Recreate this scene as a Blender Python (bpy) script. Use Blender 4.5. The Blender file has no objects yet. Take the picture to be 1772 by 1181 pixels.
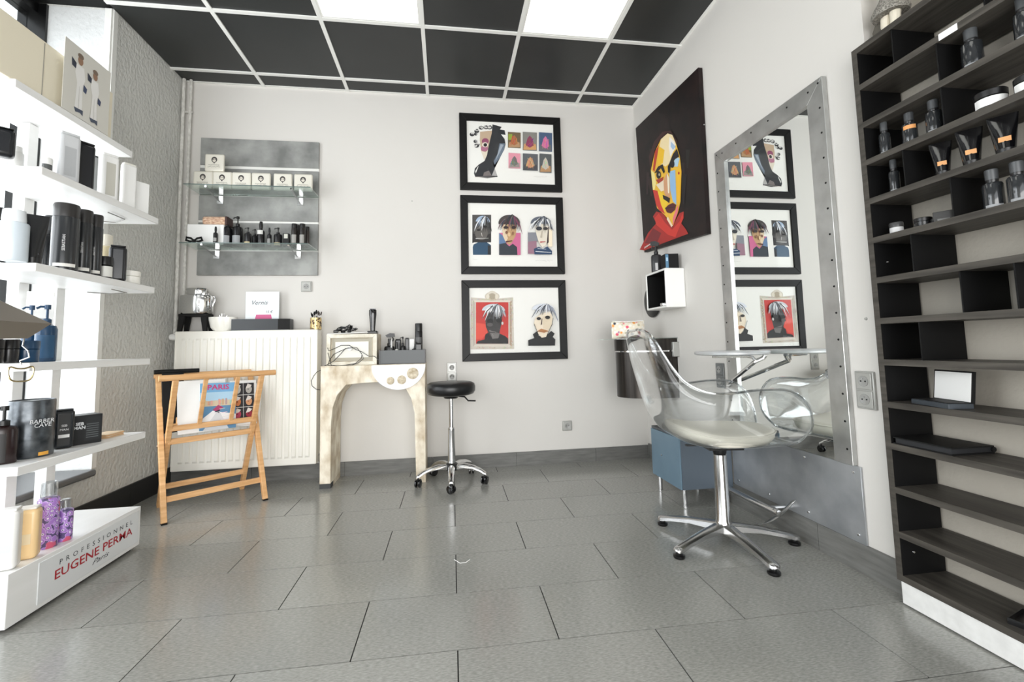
import bpy, bmesh, math, random
from mathutils import Vector, Matrix
random.seed(7)
PI = math.pi
col = bpy.context.scene.collection
scene = bpy.context.scene

# ------------------------------------------------------------------ camera, world, lights, exposure
FX, CX, CY = 767.65, 879.74, 539.06
R0 = ((0.9901084, 0.1398608, 0.0111468), (-0.1385162, 0.9870435, -0.0809837), (-0.0223288, 0.0786387, 0.9966531))
CAM = Vector((-1.57399, -3.38261, 0.89554))
cam_data = bpy.data.cameras.new('camera'); cam = bpy.data.objects.new('camera', cam_data); col.objects.link(cam)
M = Matrix(((R0[0][0], R0[0][2], -R0[0][1], CAM.x), (R0[1][0], R0[1][2], -R0[1][1], CAM.y), (R0[2][0], R0[2][2], -R0[2][1], CAM.z), (0, 0, 0, 1)))
cam.matrix_world = M
cam_data.sensor_width = 36; cam_data.lens = FX / 1772 * 36
cam_data.shift_x = (886 - CX) / 1772; cam_data.shift_y = (CY - 590.5) / 1772
cam_data.clip_start = 0.02
scene.camera = cam

scene.view_settings.view_transform = 'Standard'; scene.view_settings.look = 'None'
scene.view_settings.gamma = 1; scene.view_settings.use_curve_mapping = False
scene.view_settings.exposure = 0.25

w = bpy.data.worlds.new('sky'); scene.world = w; w.use_nodes = True
bg = w.node_tree.nodes['Background']; bg.inputs[0].default_value = (0.93, 0.965, 1.0, 1); bg.inputs[1].default_value = 2.2

H = 2.869; XL = -3.44; YR = -5.0
def area(name, loc, rot, sx, sy, power, color=(1, 1, 1)):
    d = bpy.data.lights.new(name, 'AREA'); d.shape = 'RECTANGLE'; d.size = sx; d.size_y = sy; d.energy = power; d.color = color
    o = bpy.data.objects.new(name, d); o.location = loc; o.rotation_euler = rot; col.objects.link(o); return o
# daylight entering through the shop front behind the camera and through the left window
area('shopfront_daylight', (-1.72, YR + .03, .95), (PI / 2, 0, 0), 3.2, 1.8, 84, (1.0, .985, .96))
area('window_daylight', (XL - .40, -1.95, 1.45), (0, -PI / 2, 0), 2.2, 2.4, 48, (.93, .965, 1.0))

# ------------------------------------------------------------------ helpers
def lin(c):
    if isinstance(c, str):
        c = c.lstrip('#'); c = tuple(int(c[i:i + 2], 16) for i in (0, 2, 4))
    c = [v / 255 for v in c[:3]]
    return tuple((v / 12.92 if v <= .04045 else ((v + .055) / 1.055) ** 2.4) for v in c) + (1,)

def at(u, v, X=None, Y=None, Z=None):
    a, b, c = (u - CX) / FX, 1.0, -(v - CY) / FX
    d = Vector([R0[i][0] * a + R0[i][1] * b + R0[i][2] * c for i in range(3)])
    t = (X - CAM.x) / d.x if X is not None else (Y - CAM.y) / d.y if Y is not None else (Z - CAM.z) / d.z
    return CAM + d * t
def depth(p):
    q = Vector(p) - CAM
    return q.x * R0[0][1] + q.y * R0[1][1] + q.z * R0[2][1]
def place(u0, u1, vt, z, X=None, Y=None):
    """base point, height and width of a thing standing at height z on the plane X or Y"""
    p = at((u0 + u1) / 2, vt, X=X, Y=Y)
    return Vector((p.x, p.y, z)), p.z - z, (u1 - u0) * depth(p) / FX

_m = {}
def mat(name, c=(200, 200, 200), rough=.5, metal=0, spec=.5, emit=None, es=1, trans=0, coat=0):
    if name in _m: return _m[name]
    m = bpy.data.materials.new(name); m.use_nodes = True; p = m.node_tree.nodes['Principled BSDF']
    p.inputs['Base Color'].default_value = lin(c); p.inputs['Roughness'].default_value = rough
    p.inputs['Metallic'].default_value = metal; p.inputs['Specular IOR Level'].default_value = spec
    p.inputs['Transmission Weight'].default_value = trans; p.inputs['Coat Weight'].default_value = coat
    if emit: p.inputs['Emission Color'].default_value = lin(emit); p.inputs['Emission Strength'].default_value = es
    _m[name] = m; return m
def noisy(m, scale=(10, 10, 10), c1=None, c2=None, detail=4, bump=0, bscale=None, rnd=0, lo=.3, hi=.7, coords='Object', rough=None, dist=.01):
    """procedural colour variation and relief on a material made by mat()"""
    nt = m.node_tree; N = nt.nodes; L = nt.links; p = N['Principled BSDF']
    tc = N.new('ShaderNodeTexCoord'); mp = N.new('ShaderNodeMapping'); mp.inputs['Scale'].default_value = scale
    L.new(tc.outputs[coords], mp.inputs[0])
    nz = N.new('ShaderNodeTexNoise'); nz.inputs['Scale'].default_value = 1; nz.inputs['Detail'].default_value = detail
    L.new(mp.outputs[0], nz.inputs['Vector'])
    if c1 is not None:
        cr = N.new('ShaderNodeValToRGB'); cr.color_ramp.elements[0].position = lo; cr.color_ramp.elements[1].position = hi
        cr.color_ramp.elements[0].color = lin(c1); cr.color_ramp.elements[1].color = lin(c2)
        L.new(nz.outputs[0], cr.inputs[0]); out = cr.outputs[0]
        if rnd:
            oi = N.new('ShaderNodeObjectInfo'); hv = N.new('ShaderNodeHueSaturation'); mr = N.new('ShaderNodeMapRange')
            mr.inputs['To Min'].default_value = 1 - rnd; mr.inputs['To Max'].default_value = 1 + rnd
            L.new(oi.outputs['Random'], mr.inputs['Value']); L.new(mr.outputs[0], hv.inputs['Value']); L.new(out, hv.inputs['Color']); out = hv.outputs[0]
        L.new(out, p.inputs['Base Color'])
    if rough:
        mr = N.new('ShaderNodeMapRange'); mr.inputs['To Min'].default_value = rough[0]; mr.inputs['To Max'].default_value = rough[1]
        L.new(nz.outputs[0], mr.inputs['Value']); L.new(mr.outputs[0], p.inputs['Roughness'])
    if bump:
        src = nz
        if bscale:
            m2 = N.new('ShaderNodeMapping'); m2.inputs['Scale'].default_value = bscale; L.new(tc.outputs[coords], m2.inputs[0])
            src = N.new('ShaderNodeTexNoise'); src.inputs['Scale'].default_value = 1; src.inputs['Detail'].default_value = 4; L.new(m2.outputs[0], src.inputs['Vector'])
        b = N.new('ShaderNodeBump'); b.inputs['Strength'].default_value = bump; b.inputs['Distance'].default_value = dist
        L.new(src.outputs[0], b.inputs['Height']); L.new(b.outputs[0], p.inputs['Normal'])
    return m
def clear(name, tint=(245, 248, 248), gloss=(255, 255, 255), lo=.04, hi=.75, blend=.35):
    """thin clear sheet: mostly see-through, glossier and denser at grazing angles"""
    if name in _m: return _m[name]
    m = bpy.data.materials.new(name); m.use_nodes = True; nt = m.node_tree; N = nt.nodes; L = nt.links
    N.remove(N['Principled BSDF']); o = N['Material Output']
    t = N.new('ShaderNodeBsdfTransparent'); t.inputs[0].default_value = lin(tint)
    g = N.new('ShaderNodeBsdfGlossy'); g.inputs[0].default_value = lin(gloss); g.inputs['Roughness'].default_value = .03
    lw = N.new('ShaderNodeLayerWeight'); lw.inputs[0].default_value = blend
    mr = N.new('ShaderNodeMapRange'); mr.inputs['To Min'].default_value = lo; mr.inputs['To Max'].default_value = hi
    L.new(lw.outputs['Facing'], mr.inputs['Value'])
    mx = N.new('ShaderNodeMixShader'); L.new(mr.outputs[0], mx.inputs[0]); L.new(t.outputs[0], mx.inputs[1]); L.new(g.outputs[0], mx.inputs[2]); L.new(mx.outputs[0], o.inputs[0])
    _m[name] = m; return m

class B:
    def __init__(s): s.bm = bmesh.new()
    def verts(s, pts): return [s.bm.verts.new(p) for p in pts]
    def box(s, x0, x1, y0, y1, z0, z1):
        v = s.verts([(x, y, z) for x in (x0, x1) for y in (y0, y1) for z in (z0, z1)])
        for f in ((0, 1, 3, 2), (4, 6, 7, 5), (0, 4, 5, 1), (2, 3, 7, 6), (0, 2, 6, 4), (1, 5, 7, 3)): s.bm.faces.new([v[i] for i in f])
        return s
    def hexa(s, b4, t4):
        v = s.verts(list(b4) + list(t4))
        for f in ((3, 2, 1, 0), (4, 5, 6, 7), (0, 1, 5, 4), (1, 2, 6, 5), (2, 3, 7, 6), (3, 0, 4, 7)): s.bm.faces.new([v[i] for i in f])
        return s
    def lathe(s, prof, n=20, c=(0, 0, 0), sx=1, sy=1, p=1.0):
        rings = []
        for r, z in prof:
            if r < 1e-5: rings.append([s.bm.verts.new((c[0], c[1], c[2] + z))]); continue
            ring = []
            for i in range(n):
                a = 2 * PI * i / n; ca, sa = math.cos(a), math.sin(a)
                if p != 1: ca = math.copysign(abs(ca) ** p, ca); sa = math.copysign(abs(sa) ** p, sa)
                ring.append(s.bm.verts.new((c[0] + r * ca * sx, c[1] + r * sa * sy, c[2] + z)))
            rings.append(ring)
        for a, b in zip(rings, rings[1:]):
            for i in range(n):
                j = (i + 1) % n
                if len(a) == 1 and len(b) == 1: continue
                if len(a) == 1: s.bm.faces.new((a[0], b[j], b[i]))
                elif len(b) == 1: s.bm.faces.new((a[i], a[j], b[0]))
                else: s.bm.faces.new((a[i], a[j], b[j], b[i]))
        if len(rings[0]) > 1: s.bm.faces.new(rings[0][::-1])
        if len(rings[-1]) > 1: s.bm.faces.new(rings[-1])
        return s
    def tube(s, pts, r, n=8, closed=False, square=False):
        pts = [Vector(p) for p in pts]; rr = r if isinstance(r, (list, tuple)) else [r] * len(pts)
        rings = []; m = len(pts); up = None
        for i, p in enumerate(pts):
            t = (pts[(i + 1) % m] - pts[i - 1]) if (closed or 0 < i < m - 1) else (pts[1] - pts[0] if i == 0 else pts[-1] - pts[-2])
            t.normalize()
            if up is None: up = Vector((0, 0, 1)) if abs(t.z) < .9 else Vector((0, 1, 0))
            a = t.cross(up).normalized(); b = a.cross(t).normalized(); up = b
            rings.append([s.bm.verts.new(p + (a * math.cos(2 * PI * (k + .5 * square) / n) + b * math.sin(2 * PI * (k + .5 * square) / n)) * rr[i]) for k in range(n)])
        prs = list(zip(rings, rings[1:])) + ([(rings[-1], rings[0])] if closed else [])
        for a, b in prs:
            for k in range(n): s.bm.faces.new((a[k], a[(k + 1) % n], b[(k + 1) % n], b[k]))
        if not closed: s.bm.faces.new(rings[0][::-1]); s.bm.faces.new(rings[-1])
        return s
    def prism(s, pts, a0, a1, axis='y'):
        f = {'y': lambda p, a: (p[0], a, p[1]), 'x': lambda p, a: (a, p[0], p[1]), 'z': lambda p, a: (p[0], p[1], a)}[axis]
        A = s.verts([f(p, a0) for p in pts]); Bv = s.verts([f(p, a1) for p in pts]); n = len(pts)
        s.bm.faces.new(A); s.bm.faces.new(Bv[::-1])
        for i in range(n): s.bm.faces.new((A[i], Bv[i], Bv[(i + 1) % n], A[(i + 1) % n]))
        return s
    def frame(s, x0, x1, z0, z1, bw, y0, y1):
        """rectangular mitred border in the XZ plane"""
        o = [(x0, z0), (x1, z0), (x1, z1), (x0, z1)]; i_ = [(x0 + bw, z0 + bw), (x1 - bw, z0 + bw), (x1 - bw, z1 - bw), (x0 + bw, z1 - bw)]
        for k in range(4):
            j = (k + 1) % 4; q = [o[k], o[j], i_[j], i_[k]]
            s.hexa([(a, y1, b) for a, b in q], [(a, y0, b) for a, b in q])
        return s
    def xf(s, M_):
        bmesh.ops.transform(s.bm, matrix=M_, verts=s.bm.verts); return s
    def build(s, name, m, parent=None, bevel=0, smooth=True, seg=2, angle=35):
        bmesh.ops.remove_doubles(s.bm, verts=s.bm.verts, dist=1e-6) if not bevel else None
        bmesh.ops.recalc_face_normals(s.bm, faces=s.bm.faces)
        me = bpy.data.meshes.new(name); s.bm.to_mesh(me); s.bm.free()
        if isinstance(m, (list, tuple)):
            for k in m: me.materials.append(k)
        else: me.materials.append(m)
        if smooth:
            for p in me.polygons: p.use_smooth = True
            me.set_sharp_from_angle(angle=math.radians(angle))
        o = bpy.data.objects.new(name, me); col.objects.link(o); o.parent = parent
        if bevel:
            b = o.modifiers.new('bevel', 'BEVEL'); b.width = bevel; b.segments = seg; b.limit_method = 'ANGLE'; b.angle_limit = math.radians(40)
            b.harden_normals = False
        return o

def thing(name, label, cat, loc=(0, 0, 0), rz=0, group=None, rot=None):
    o = bpy.data.objects.new(name, None); col.objects.link(o); o.empty_display_size = .05
    o.location = loc; o.rotation_euler = rot if rot else (0, 0, rz)
    o['label'] = label; o['category'] = cat
    if group: o['group'] = group
    return o
def tag(o, label, cat, group=None):
    o['label'] = label; o['category'] = cat
    if group: o['group'] = group
    return o
def struct(o): o['kind'] = 'structure'; return o

# flat print: coloured polygons on a thin sheet, one mesh; drawn in x right, z up, read from -y
def print_mat():
    if 'print' in _m: return _m['print']
    m = mat('print', rough=.55); N = m.node_tree.nodes; a = N.new('ShaderNodeVertexColor'); a.layer_name = 'ink'
    m.node_tree.links.new(a.outputs[0], N['Principled BSDF'].inputs['Base Color']); return m
def art(name, parent, polys, sx=1, sz=1, y=0, M_=None, step=.00012):
    bm = bmesh.new(); cl = bm.loops.layers.float_color.new('ink')
    for k, (pts, c) in enumerate(polys):
        vs = [bm.verts.new((p[0] * sx, y - step * (k + 1), p[1] * sz)) for p in pts]
        try: f = bm.faces.new(vs)
        except Exception: continue
        f.normal_update()
        if f.normal.y > 0: f.normal_flip()
        cc = lin(c)
        for lp in f.loops: lp[cl] = cc
    if M_ is not None: bmesh.ops.transform(bm, matrix=M_, verts=bm.verts)
    me = bpy.data.meshes.new(name); bm.to_mesh(me); bm.free(); me.materials.append(print_mat())
    o = bpy.data.objects.new(name, me); col.objects.link(o); o.parent = parent; return o
def rc(x0, x1, y0, y1, c): return ([(x0, y0), (x1, y0), (x1, y1), (x0, y1)], c)
def ell(cx, cy, rx, ry, c, n=18, a0=0, a1=2 * PI): return ([(cx + rx * math.cos(a0 + (a1 - a0) * i / n), cy + ry * math.sin(a0 + (a1 - a0) * i / n)) for i in range(n if a1 - a0 > 6.2 else n + 1)], c)
def stroke(a, b, wd, c, w2=None):
    dx, dy = b[0] - a[0], b[1] - a[1]; l = math.hypot(dx, dy) or 1; nx, ny = -dy / l / 2, dx / l / 2; w2 = wd * .4 if w2 is None else w2
    return ([(a[0] + nx * wd, a[1] + ny * wd), (a[0] - nx * wd, a[1] - ny * wd), (b[0] - nx * w2, b[1] - ny * w2), (b[0] + nx * w2, b[1] + ny * w2)], c)

def text(s, name, m, parent, M_, height=.02, width=None, align='CENTER', extr=.0003, spacing=1.0, shear=0, bold=0):
    cu = bpy.data.curves.new('t', 'FONT'); cu.body = s; cu.align_x = align; cu.size = 1; cu.extrude = 0; cu.space_character = spacing; cu.shear = shear; cu.resolution_u = 2; cu.offset = bold
    t = bpy.data.objects.new('t', cu); col.objects.link(t)
    bpy.context.view_layer.update()
    me = bpy.data.meshes.new_from_object(t.evaluated_get(bpy.context.evaluated_depsgraph_get()))
    bpy.data.objects.remove(t); bpy.data.curves.remove(cu)
    xs = [v.co.x for v in me.vertices]; ys = [v.co.y for v in me.vertices]
    if not xs: return None
    sy = height / .7; sx = sy if width is None else width / (max(xs) - min(xs))
    for v in me.vertices: v.co = M_ @ Vector((v.co.x * sx, -extr, v.co.y * sy))
    me.name = name; me.materials.append(m)
    o = bpy.data.objects.new(name, me); col.objects.link(o); o.parent = parent; return o
T = Matrix.Translation
def RZ(a): return Matrix.Rotation(a, 4, 'Z')
def RX(a): return Matrix.Rotation(a, 4, 'X')
def RY(a): return Matrix.Rotation(a, 4, 'Y')

# ------------------------------------------------------------------ materials
wall_m = noisy(mat('white_wall_paint', (214, 211, 206), .75), (60, 60, 60), bump=.12, dist=.003)
plaster = noisy(mat('textured_plaster', (186, 187, 185), .8), (2, 2, 2), (204, 204, 200), (216, 216, 211), bump=1.0, bscale=(48, 48, 38), dist=.012)
greige = noisy(mat('greige_wall_plaster', (170, 164, 153), .8), (2, 2, 2), (166, 160, 149), (176, 170, 159), bump=.35, bscale=(60, 60, 60), dist=.004)
tile_m = noisy(mat('floor_tile_stone', (112, 112, 109), .33), (70, 260, 70), (128, 128, 124), (164, 164, 158), rnd=.05, lo=.3, hi=.7, rough=(.16, .22), detail=7)
tile_m.node_tree.nodes['Principled BSDF'].inputs['Specular IOR Level'].default_value = .9
grout = mat('grout', (34, 34, 33), .9)
base_m = noisy(mat('baseboard_tile', (108, 108, 105), .4), (8, 8, 60), (96, 96, 93), (118, 118, 115), rnd=.05)
black_base = mat('black_baseboard', (34, 34, 34), .45)
ceil_tile = noisy(mat('black_ceiling_tile', (30, 33, 34), .42), (3, 3, 3), (36, 38, 38), (43, 45, 45), rnd=.1)
white_metal = mat('white_metal', (232, 232, 228), .4)
led = mat('led_diffuser', (255, 255, 250), .5, emit=(255, 254, 246), es=1.08)
white_lam = noisy(mat('white_laminate', (238, 238, 236), .32), (30, 3, 30), (234, 234, 232), (240, 240, 239))
black_pl = mat('black_plastic', (12, 12, 13), .3)
black_mt = mat('black_matt', (9, 9, 9), .6, spec=.3)
black_gl = mat('black_gloss', (12, 12, 14), .12, coat=.6)
chrome = mat('chrome', (215, 215, 215), .12, 1)
steel = noisy(mat('brushed_steel', (186, 187, 186), .38, 1), (12, 12, 12), (182, 183, 182), (204, 205, 204), rough=(.3, .42))
steel_plate = noisy(mat('steel_kick_plate', (150, 153, 156), .45, .8), (5, 5, 5), (150, 154, 158), (196, 199, 202), detail=7, rough=(.35, .55))
alu = mat('polished_aluminium', (205, 205, 205), .22, 1)
dark_metal = noisy(mat('dark_brushed_metal', (74, 70, 67), .32, .9), (70, 70, 2), (46, 44, 42), (68, 64, 61))
wood = noisy(mat('beech_wood', (222, 172, 118), .45), (6, 6, 60), (208, 156, 102), (232, 186, 134))
dark_lam = noisy(mat('dark_wood_laminate', (74, 70, 65), .5, spec=.3), (50, 4, 50), (50, 47, 43), (84, 80, 74), detail=6)
dark_panel = mat('black_panel', (6, 6, 7), .6, spec=.25)
white_pl = mat('white_plastic', (236, 236, 233), .35)
cream = mat('cream_panel', (238, 230, 208), .5)
grey_pl = mat('silver_plastic', (176, 176, 172), .35, .4)
mirror_m = mat('mirror_glass', (240, 243, 242), .0, 1)
glass_m = clear('shelf_glass', (238, 246, 243), lo=.05, hi=.6)
window_glass = clear('window_glass', (250, 252, 252), lo=.03, hi=.6)
acrylic = clear('clear_acrylic', (251, 252, 252), lo=.015, hi=.8, blend=.3)
acrylic_rim = clear('clear_acrylic_rim', (222, 225, 226), lo=.2, hi=.9, blend=.4)
frost = clear('frosted_clear_plastic', (225, 228, 230), lo=.1, hi=.6)
paper = mat('white_paper', (240, 240, 238), .7)
concrete = noisy(mat('concrete_laminate', (140, 141, 139), .55), (5, 5, 5), (112, 113, 111), (164, 165, 162), detail=8, lo=.35, hi=.68)
leatherette = noisy(mat('white_leatherette', (236, 231, 218), .38), (60, 60, 60), bump=.1, dist=.002)

# ------------------------------------------------------------------ room shell
# floor: slab plus individual tiles in a running bond, clipped to the room
floor = struct(B().box(XL - .02, .14, YR, .0, -.05, -.003).build('floor', grout))
tL, tW, tx0, ty0, ph = .6160, .3075, -1.527, -.1359, -.0124
def clip(poly, x0, x1, y0, y1):
    for ax, lim, sg in ((0, x0, 1), (0, x1, -1), (1, y0, 1), (1, y1, -1)):
        out = []
        for i, p in enumerate(poly):
            q = poly[(i + 1) % len(poly)]; a, b = sg * (p[ax] - lim), sg * (q[ax] - lim)
            if a >= 0: out.append(p)
            if a * b < 0:
                t = a / (a - b); out.append((p[0] + (q[0] - p[0]) * t, p[1] + (q[1] - p[1]) * t))
        poly = out
        if len(poly) < 3: return []
    return poly
g = .0019
for r in range(-1, 17):
    for k in range(-4, 5):
        xa = (k + (0.5 if r % 2 == 0 else 0)) * tL - (tL / 2 if False else 0)
        # odd-numbered rows (r even) have a joint at x0
        if r % 2 == 0: xa = k * tL
        else: xa = (k + .5) * tL
        ya, yb = -r * tW, -(r + 1) * tW
        pts = [(xa + g, yb + g), (xa + tL - g, yb + g), (xa + tL - g, ya - g), (xa + g, ya - g)]
        pts = [(tx0 + x * math.cos(ph) - y * math.sin(ph), ty0 + x * math.sin(ph) + y * math.cos(ph)) for x, y in pts]
        pts = clip(pts, XL, .13, YR, -.001)
        if len(pts) >= 3: B().prism(pts, -.004, 0, 'z').build('tile', tile_m, floor, smooth=False)

# ceiling
ceiling = struct(B().box(XL - .5, .14, YR, .0, H + .012, H + .06).build('ceiling', black_mt))
gx = [-2.895 - .6, -2.895, -2.295, -1.695, -1.095, -.495, .105]; gy = [.438, -.162, -.762, -1.362, -1.962, -2.562, -3.162, -3.762, -4.362, -4.962]
lamps = {(2, 2), (4, 2), (2, 6), (4, 6), (2, 4), (4, 4)}
lamps = {(2, 2), (4, 2), (2, 5), (4, 5)}
for i in range(len(gx) - 1):
    for j in range(len(gy) - 1):
        x0, x1 = max(gx[i], XL), min(gx[i + 1], -.0); y1, y0 = min(gy[j], -.0), max(gy[j + 1], YR)
        if x1 - x0 < .03 or y1 - y0 < .03: continue
        if (i, j) in lamps:
            which = {(2, 2): 'square white ceiling light panel, left of the two above the framed prints', (4, 2): 'square white ceiling light panel, right one nearer the painting',
                     (2, 5): 'square white ceiling light panel behind the camera on the left', (4, 5): 'square white ceiling light panel behind the camera on the right'}[(i, j)]
            t = thing('ceiling_light', which, 'light', ((x0 + x1) / 2, (y0 + y1) / 2, H), group='ceiling light panels'); h = .295
            fr = B().frame(-h, h, -h, h, .018, -.004, .01).xf(RX(PI / 2)).build('frame', white_metal, t)
            B().box(-.278, .278, -.278, .278, .001, .006).build('diffuser', led, t)
        else:
            B().box(x0 + .006, x1 - .006, y0 + .006, y1 - .006, H + .002, H + .011).build('ceiling_tile', ceil_tile, ceiling, smooth=False)
for x in gx[1:-1]: B().box(x - .012, x + .012, YR, 0, H - .006, H + .002).build('grid_rail', white_metal, ceiling)
for y in gy[1:]:
    for i in range(len(gx) - 1):
        x0, x1 = max(gx[i] + .012, XL), min(gx[i + 1] - .012, 0)
        B().box(x0, x1, y - .012, y + .012, H - .006, H + .002).build('grid_rail', white_metal, ceiling)
B().box(XL, 0, -.018, 0, H - .002, H + .002).build('edge_trim', white_metal, ceiling)
B().box(-.018, 0, -2.0, -.018, H - .002, H + .002).build('edge_trim', white_metal, ceiling)

# walls
struct(B().box(XL - .5, .14, .0, .12, -.05, H + .06).build('wall_back', wall_m))
wr = struct(B().box(0, .14, -2.0, 0, -.05, H + .06).build('wall_right', wall_m))
struct(B().box(.115, .25, YR, -2.0, -.05, H + .06).build('wall_niche', greige))
XO = XL - .47
wl = struct(B().box(XO, XL, -.692, .0, -.05, H + .06).build('wall_left', plaster))
B().box(XO, XL, -3.3, -.692, -.05, .27).build('wall_section', plaster, wl)
B().box(XO, XL, YR, -3.3, -.05, H + .06).build('wall_section', plaster, wl)
B().box(XO + .14, XL - .001, -.6935, -.691, .298, H).build('reveal_lining', noisy(mat('white_reveal_plaster', (240, 240, 238), .7), (2, 2, 2), (206, 208, 208), (218, 220, 220), bump=.8, bscale=(40, 40, 34), dist=.006), wl)
# corner bead and pelmet strip on the window reveal
t1 = struct(B().box(XL - .001, XL + .006, -.700, -.668, .30, H).build('trim_1', white_metal))
t2 = struct(B().box(XL - .035, XL - .002, -.71, -.6935, 2.42, H).build('trim_2', white_metal))
# rear wall with the shop-front opening
rear = struct(B().box(XL - .5, XL + .12, YR - .12, YR, -.05, H + .06).build('wall_rear', wall_m))
B().box(-.12, .25, YR - .12, YR, -.05, H + .06).build('wall_section', wall_m, rear)
B().box(XL + .12, -.12, YR - .12, YR, 2.6, H + .06).build('wall_section', wall_m, rear)
# window 1: dark frame, panes
w1 = struct(B().box(XO, XO + .14, -.708, -.6925, .3, H).build('window_1', black_pl))
B().box(XO, XO + .10, -3.3, -3.22, .3, H).build('window_frame', black_pl, w1)
B().box(XO + .02, XO + .08, -2.05, -1.98, .3, H).build('window_frame', black_pl, w1)
B().box(XO + .01, XO + .10, -3.22, -.708, H - .06, H + .0).build('window_frame', black_pl, w1)
B().box(XO + .01, XO + .10, -3.22, -.708, .3, .35).build('window_frame', white_metal, w1)
B().box(XO + .045, XO + .052, -1.98, -.708, .35, H - .06).build('pane', window_glass, w1)
B().box(XO + .045, XO + .052, -3.22, -2.05, .35, H - .06).build('pane', window_glass, w1)
sill = struct(B().box(XO + .1, XL + .03, -3.3, -.695, .262, .298).build('trim_3', mat('grey_stone_sill', (98, 99, 100), .4), bevel=.012, seg=3))
# pavement outside
struct(B().box(-14, XO - .02, -12, 6, -.3, -.12).build('ground', mat('pavement', (190, 188, 184), .8)))

# baseboards: tiled pieces
def baseboard(name, x0, x1, y0, y1, h, m, along, step=.62, off=0):
    root = None; a = (x0 if along == 'x' else y0) ; b = (x1 if along == 'x' else y1); c = a; n = off or step
    while c < b - .01:
        d = min(c + n, b); n = step
        bb = B().box(c + .001, d - .001, y0, y1, 0, h) if along == 'x' else B().box(x0, x1, c + .001, d - .001, 0, h)
        o = bb.build(name if root is None else 'tile', m, root, smooth=False)
        if root is None: root = struct(o)
        c = d
    return root
baseboard('baseboard_back', XL, -.012, -.012, 0, .098, base_m, 'x', off=.52)
baseboard('baseboard_right', -.012, 0, -2.0, -.012, .112, base_m, 'y', off=.38)
baseboard('baseboard_left', XL, XL + .012, -4.9, -.012, .13, black_base, 'y', .9)

# ------------------------------------------------------------------ right-hand shelving unit (open pigeon-hole shelves)
XF, XBK, YU0, YU1 = -.064, .108, -2.003, -3.05
unit = thing('shelving_unit', 'tall dark wood-grain open shelving unit with thirteen shelves beside the mirror', 'shelving', (XF, YU0, 0))
D_ = XBK - XF
def ub(name, m, x0, x1, y0, y1, z0, z1, parent=None): return B().box(x0, x1, y0, y1, z0, z1).build(name, m, parent or unit, smooth=False)
ub('side_panel', dark_lam, 0, .0015, -.02, 0, .077, 1.963)          # front edging of the side panel
ub('side_panel', dark_panel, .0015, D_, -.02, 0, .077, 1.963)
ub('side_panel', dark_lam, 0, D_, YU1 - YU0, YU1 - YU0 + .02, .077, 1.963)
ushelf = [1.963 - .0205, 1.801, 1.6585, 1.5175, 1.3745, 1.232, 1.0885, .9445, .8, .655, .5135, .3675, .2205, .077]
for i, z in enumerate(ushelf):
    o = ub('shelf', dark_lam, .0, D_ if i else D_, YU1 - YU0 + .02, -.02, z, z + .0205)
def top(i): return ushelf[i] + .0205
# dividers: row i lies between shelf i (above) and shelf i+1 (below)
yd = [-2.149, -2.277, -2.405, -2.533, -2.66, -2.79, -2.92]
rows = {0: (0, 2, 4), 1: (1, 3, 5), 2: (1, 4), 3: (0, 3), 4: (1, 4, 6), 5: (0, 3), 6: (1, 2, 5), 7: (0, 4)}
for i, ks in rows.items():
    for k in ks: ub('divider', dark_panel, .002, D_, yd[k] - YU0 - .002, yd[k] - YU0 + .002, top(i + 1), ushelf[i])
ub('plinth', noisy(mat('plinth_white', (222, 222, 220), .4), (3, 30, 30), (214, 214, 212), (228, 228, 226)), .002, .03, YU1 - YU0, -.012, .006, .076)
for (a, b) in ((.05, -.008),): pass
bs = B(); 
for z in (1.165, .17): 
    B().lathe([(0, 0), (.004, 0), (.003, .003), (0, .003)], 10).xf(T((.05, -.0205, z)) @ RX(PI / 2)).build('shelf_pin', chrome, unit)
B().box(-.0012, 0, -.335, -.285, 1.801, 1.8215).build('price_strip', paper, unit)

# ------------------------------------------------------------------ bottles, tubes, jars
def ring(pts): return pts
def label_patch(name, parent, m, r, z0, z1, a0, a1, sx=1, sy=1, n=8):
    b = B(); vs = []
    for i in range(n + 1):
        a = a0 + (a1 - a0) * i / n
        vs.append([b.bm.verts.new((r * math.cos(a) * sx, r * math.sin(a) * sy, z)) for z in (z0, z1)])
    for p, q in zip(vs, vs[1:]): b.bm.faces.new((p[0], q[0], q[1], p[1]))
    return b.build(name, m, parent)
def facing(loc):
    """rotation about z that turns a thing's -y side towards the middle of the room where the camera stood"""
    return math.atan2(CAM.y - loc[1], CAM.x - loc[0]) + PI / 2
def M3(c, rough=.3, metal=0, coat=0):
    if not isinstance(c, (tuple, str)): return c
    return mat('pl_' + str(c) + str(rough) + str(metal), c, rough, metal, coat=coat)

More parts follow.
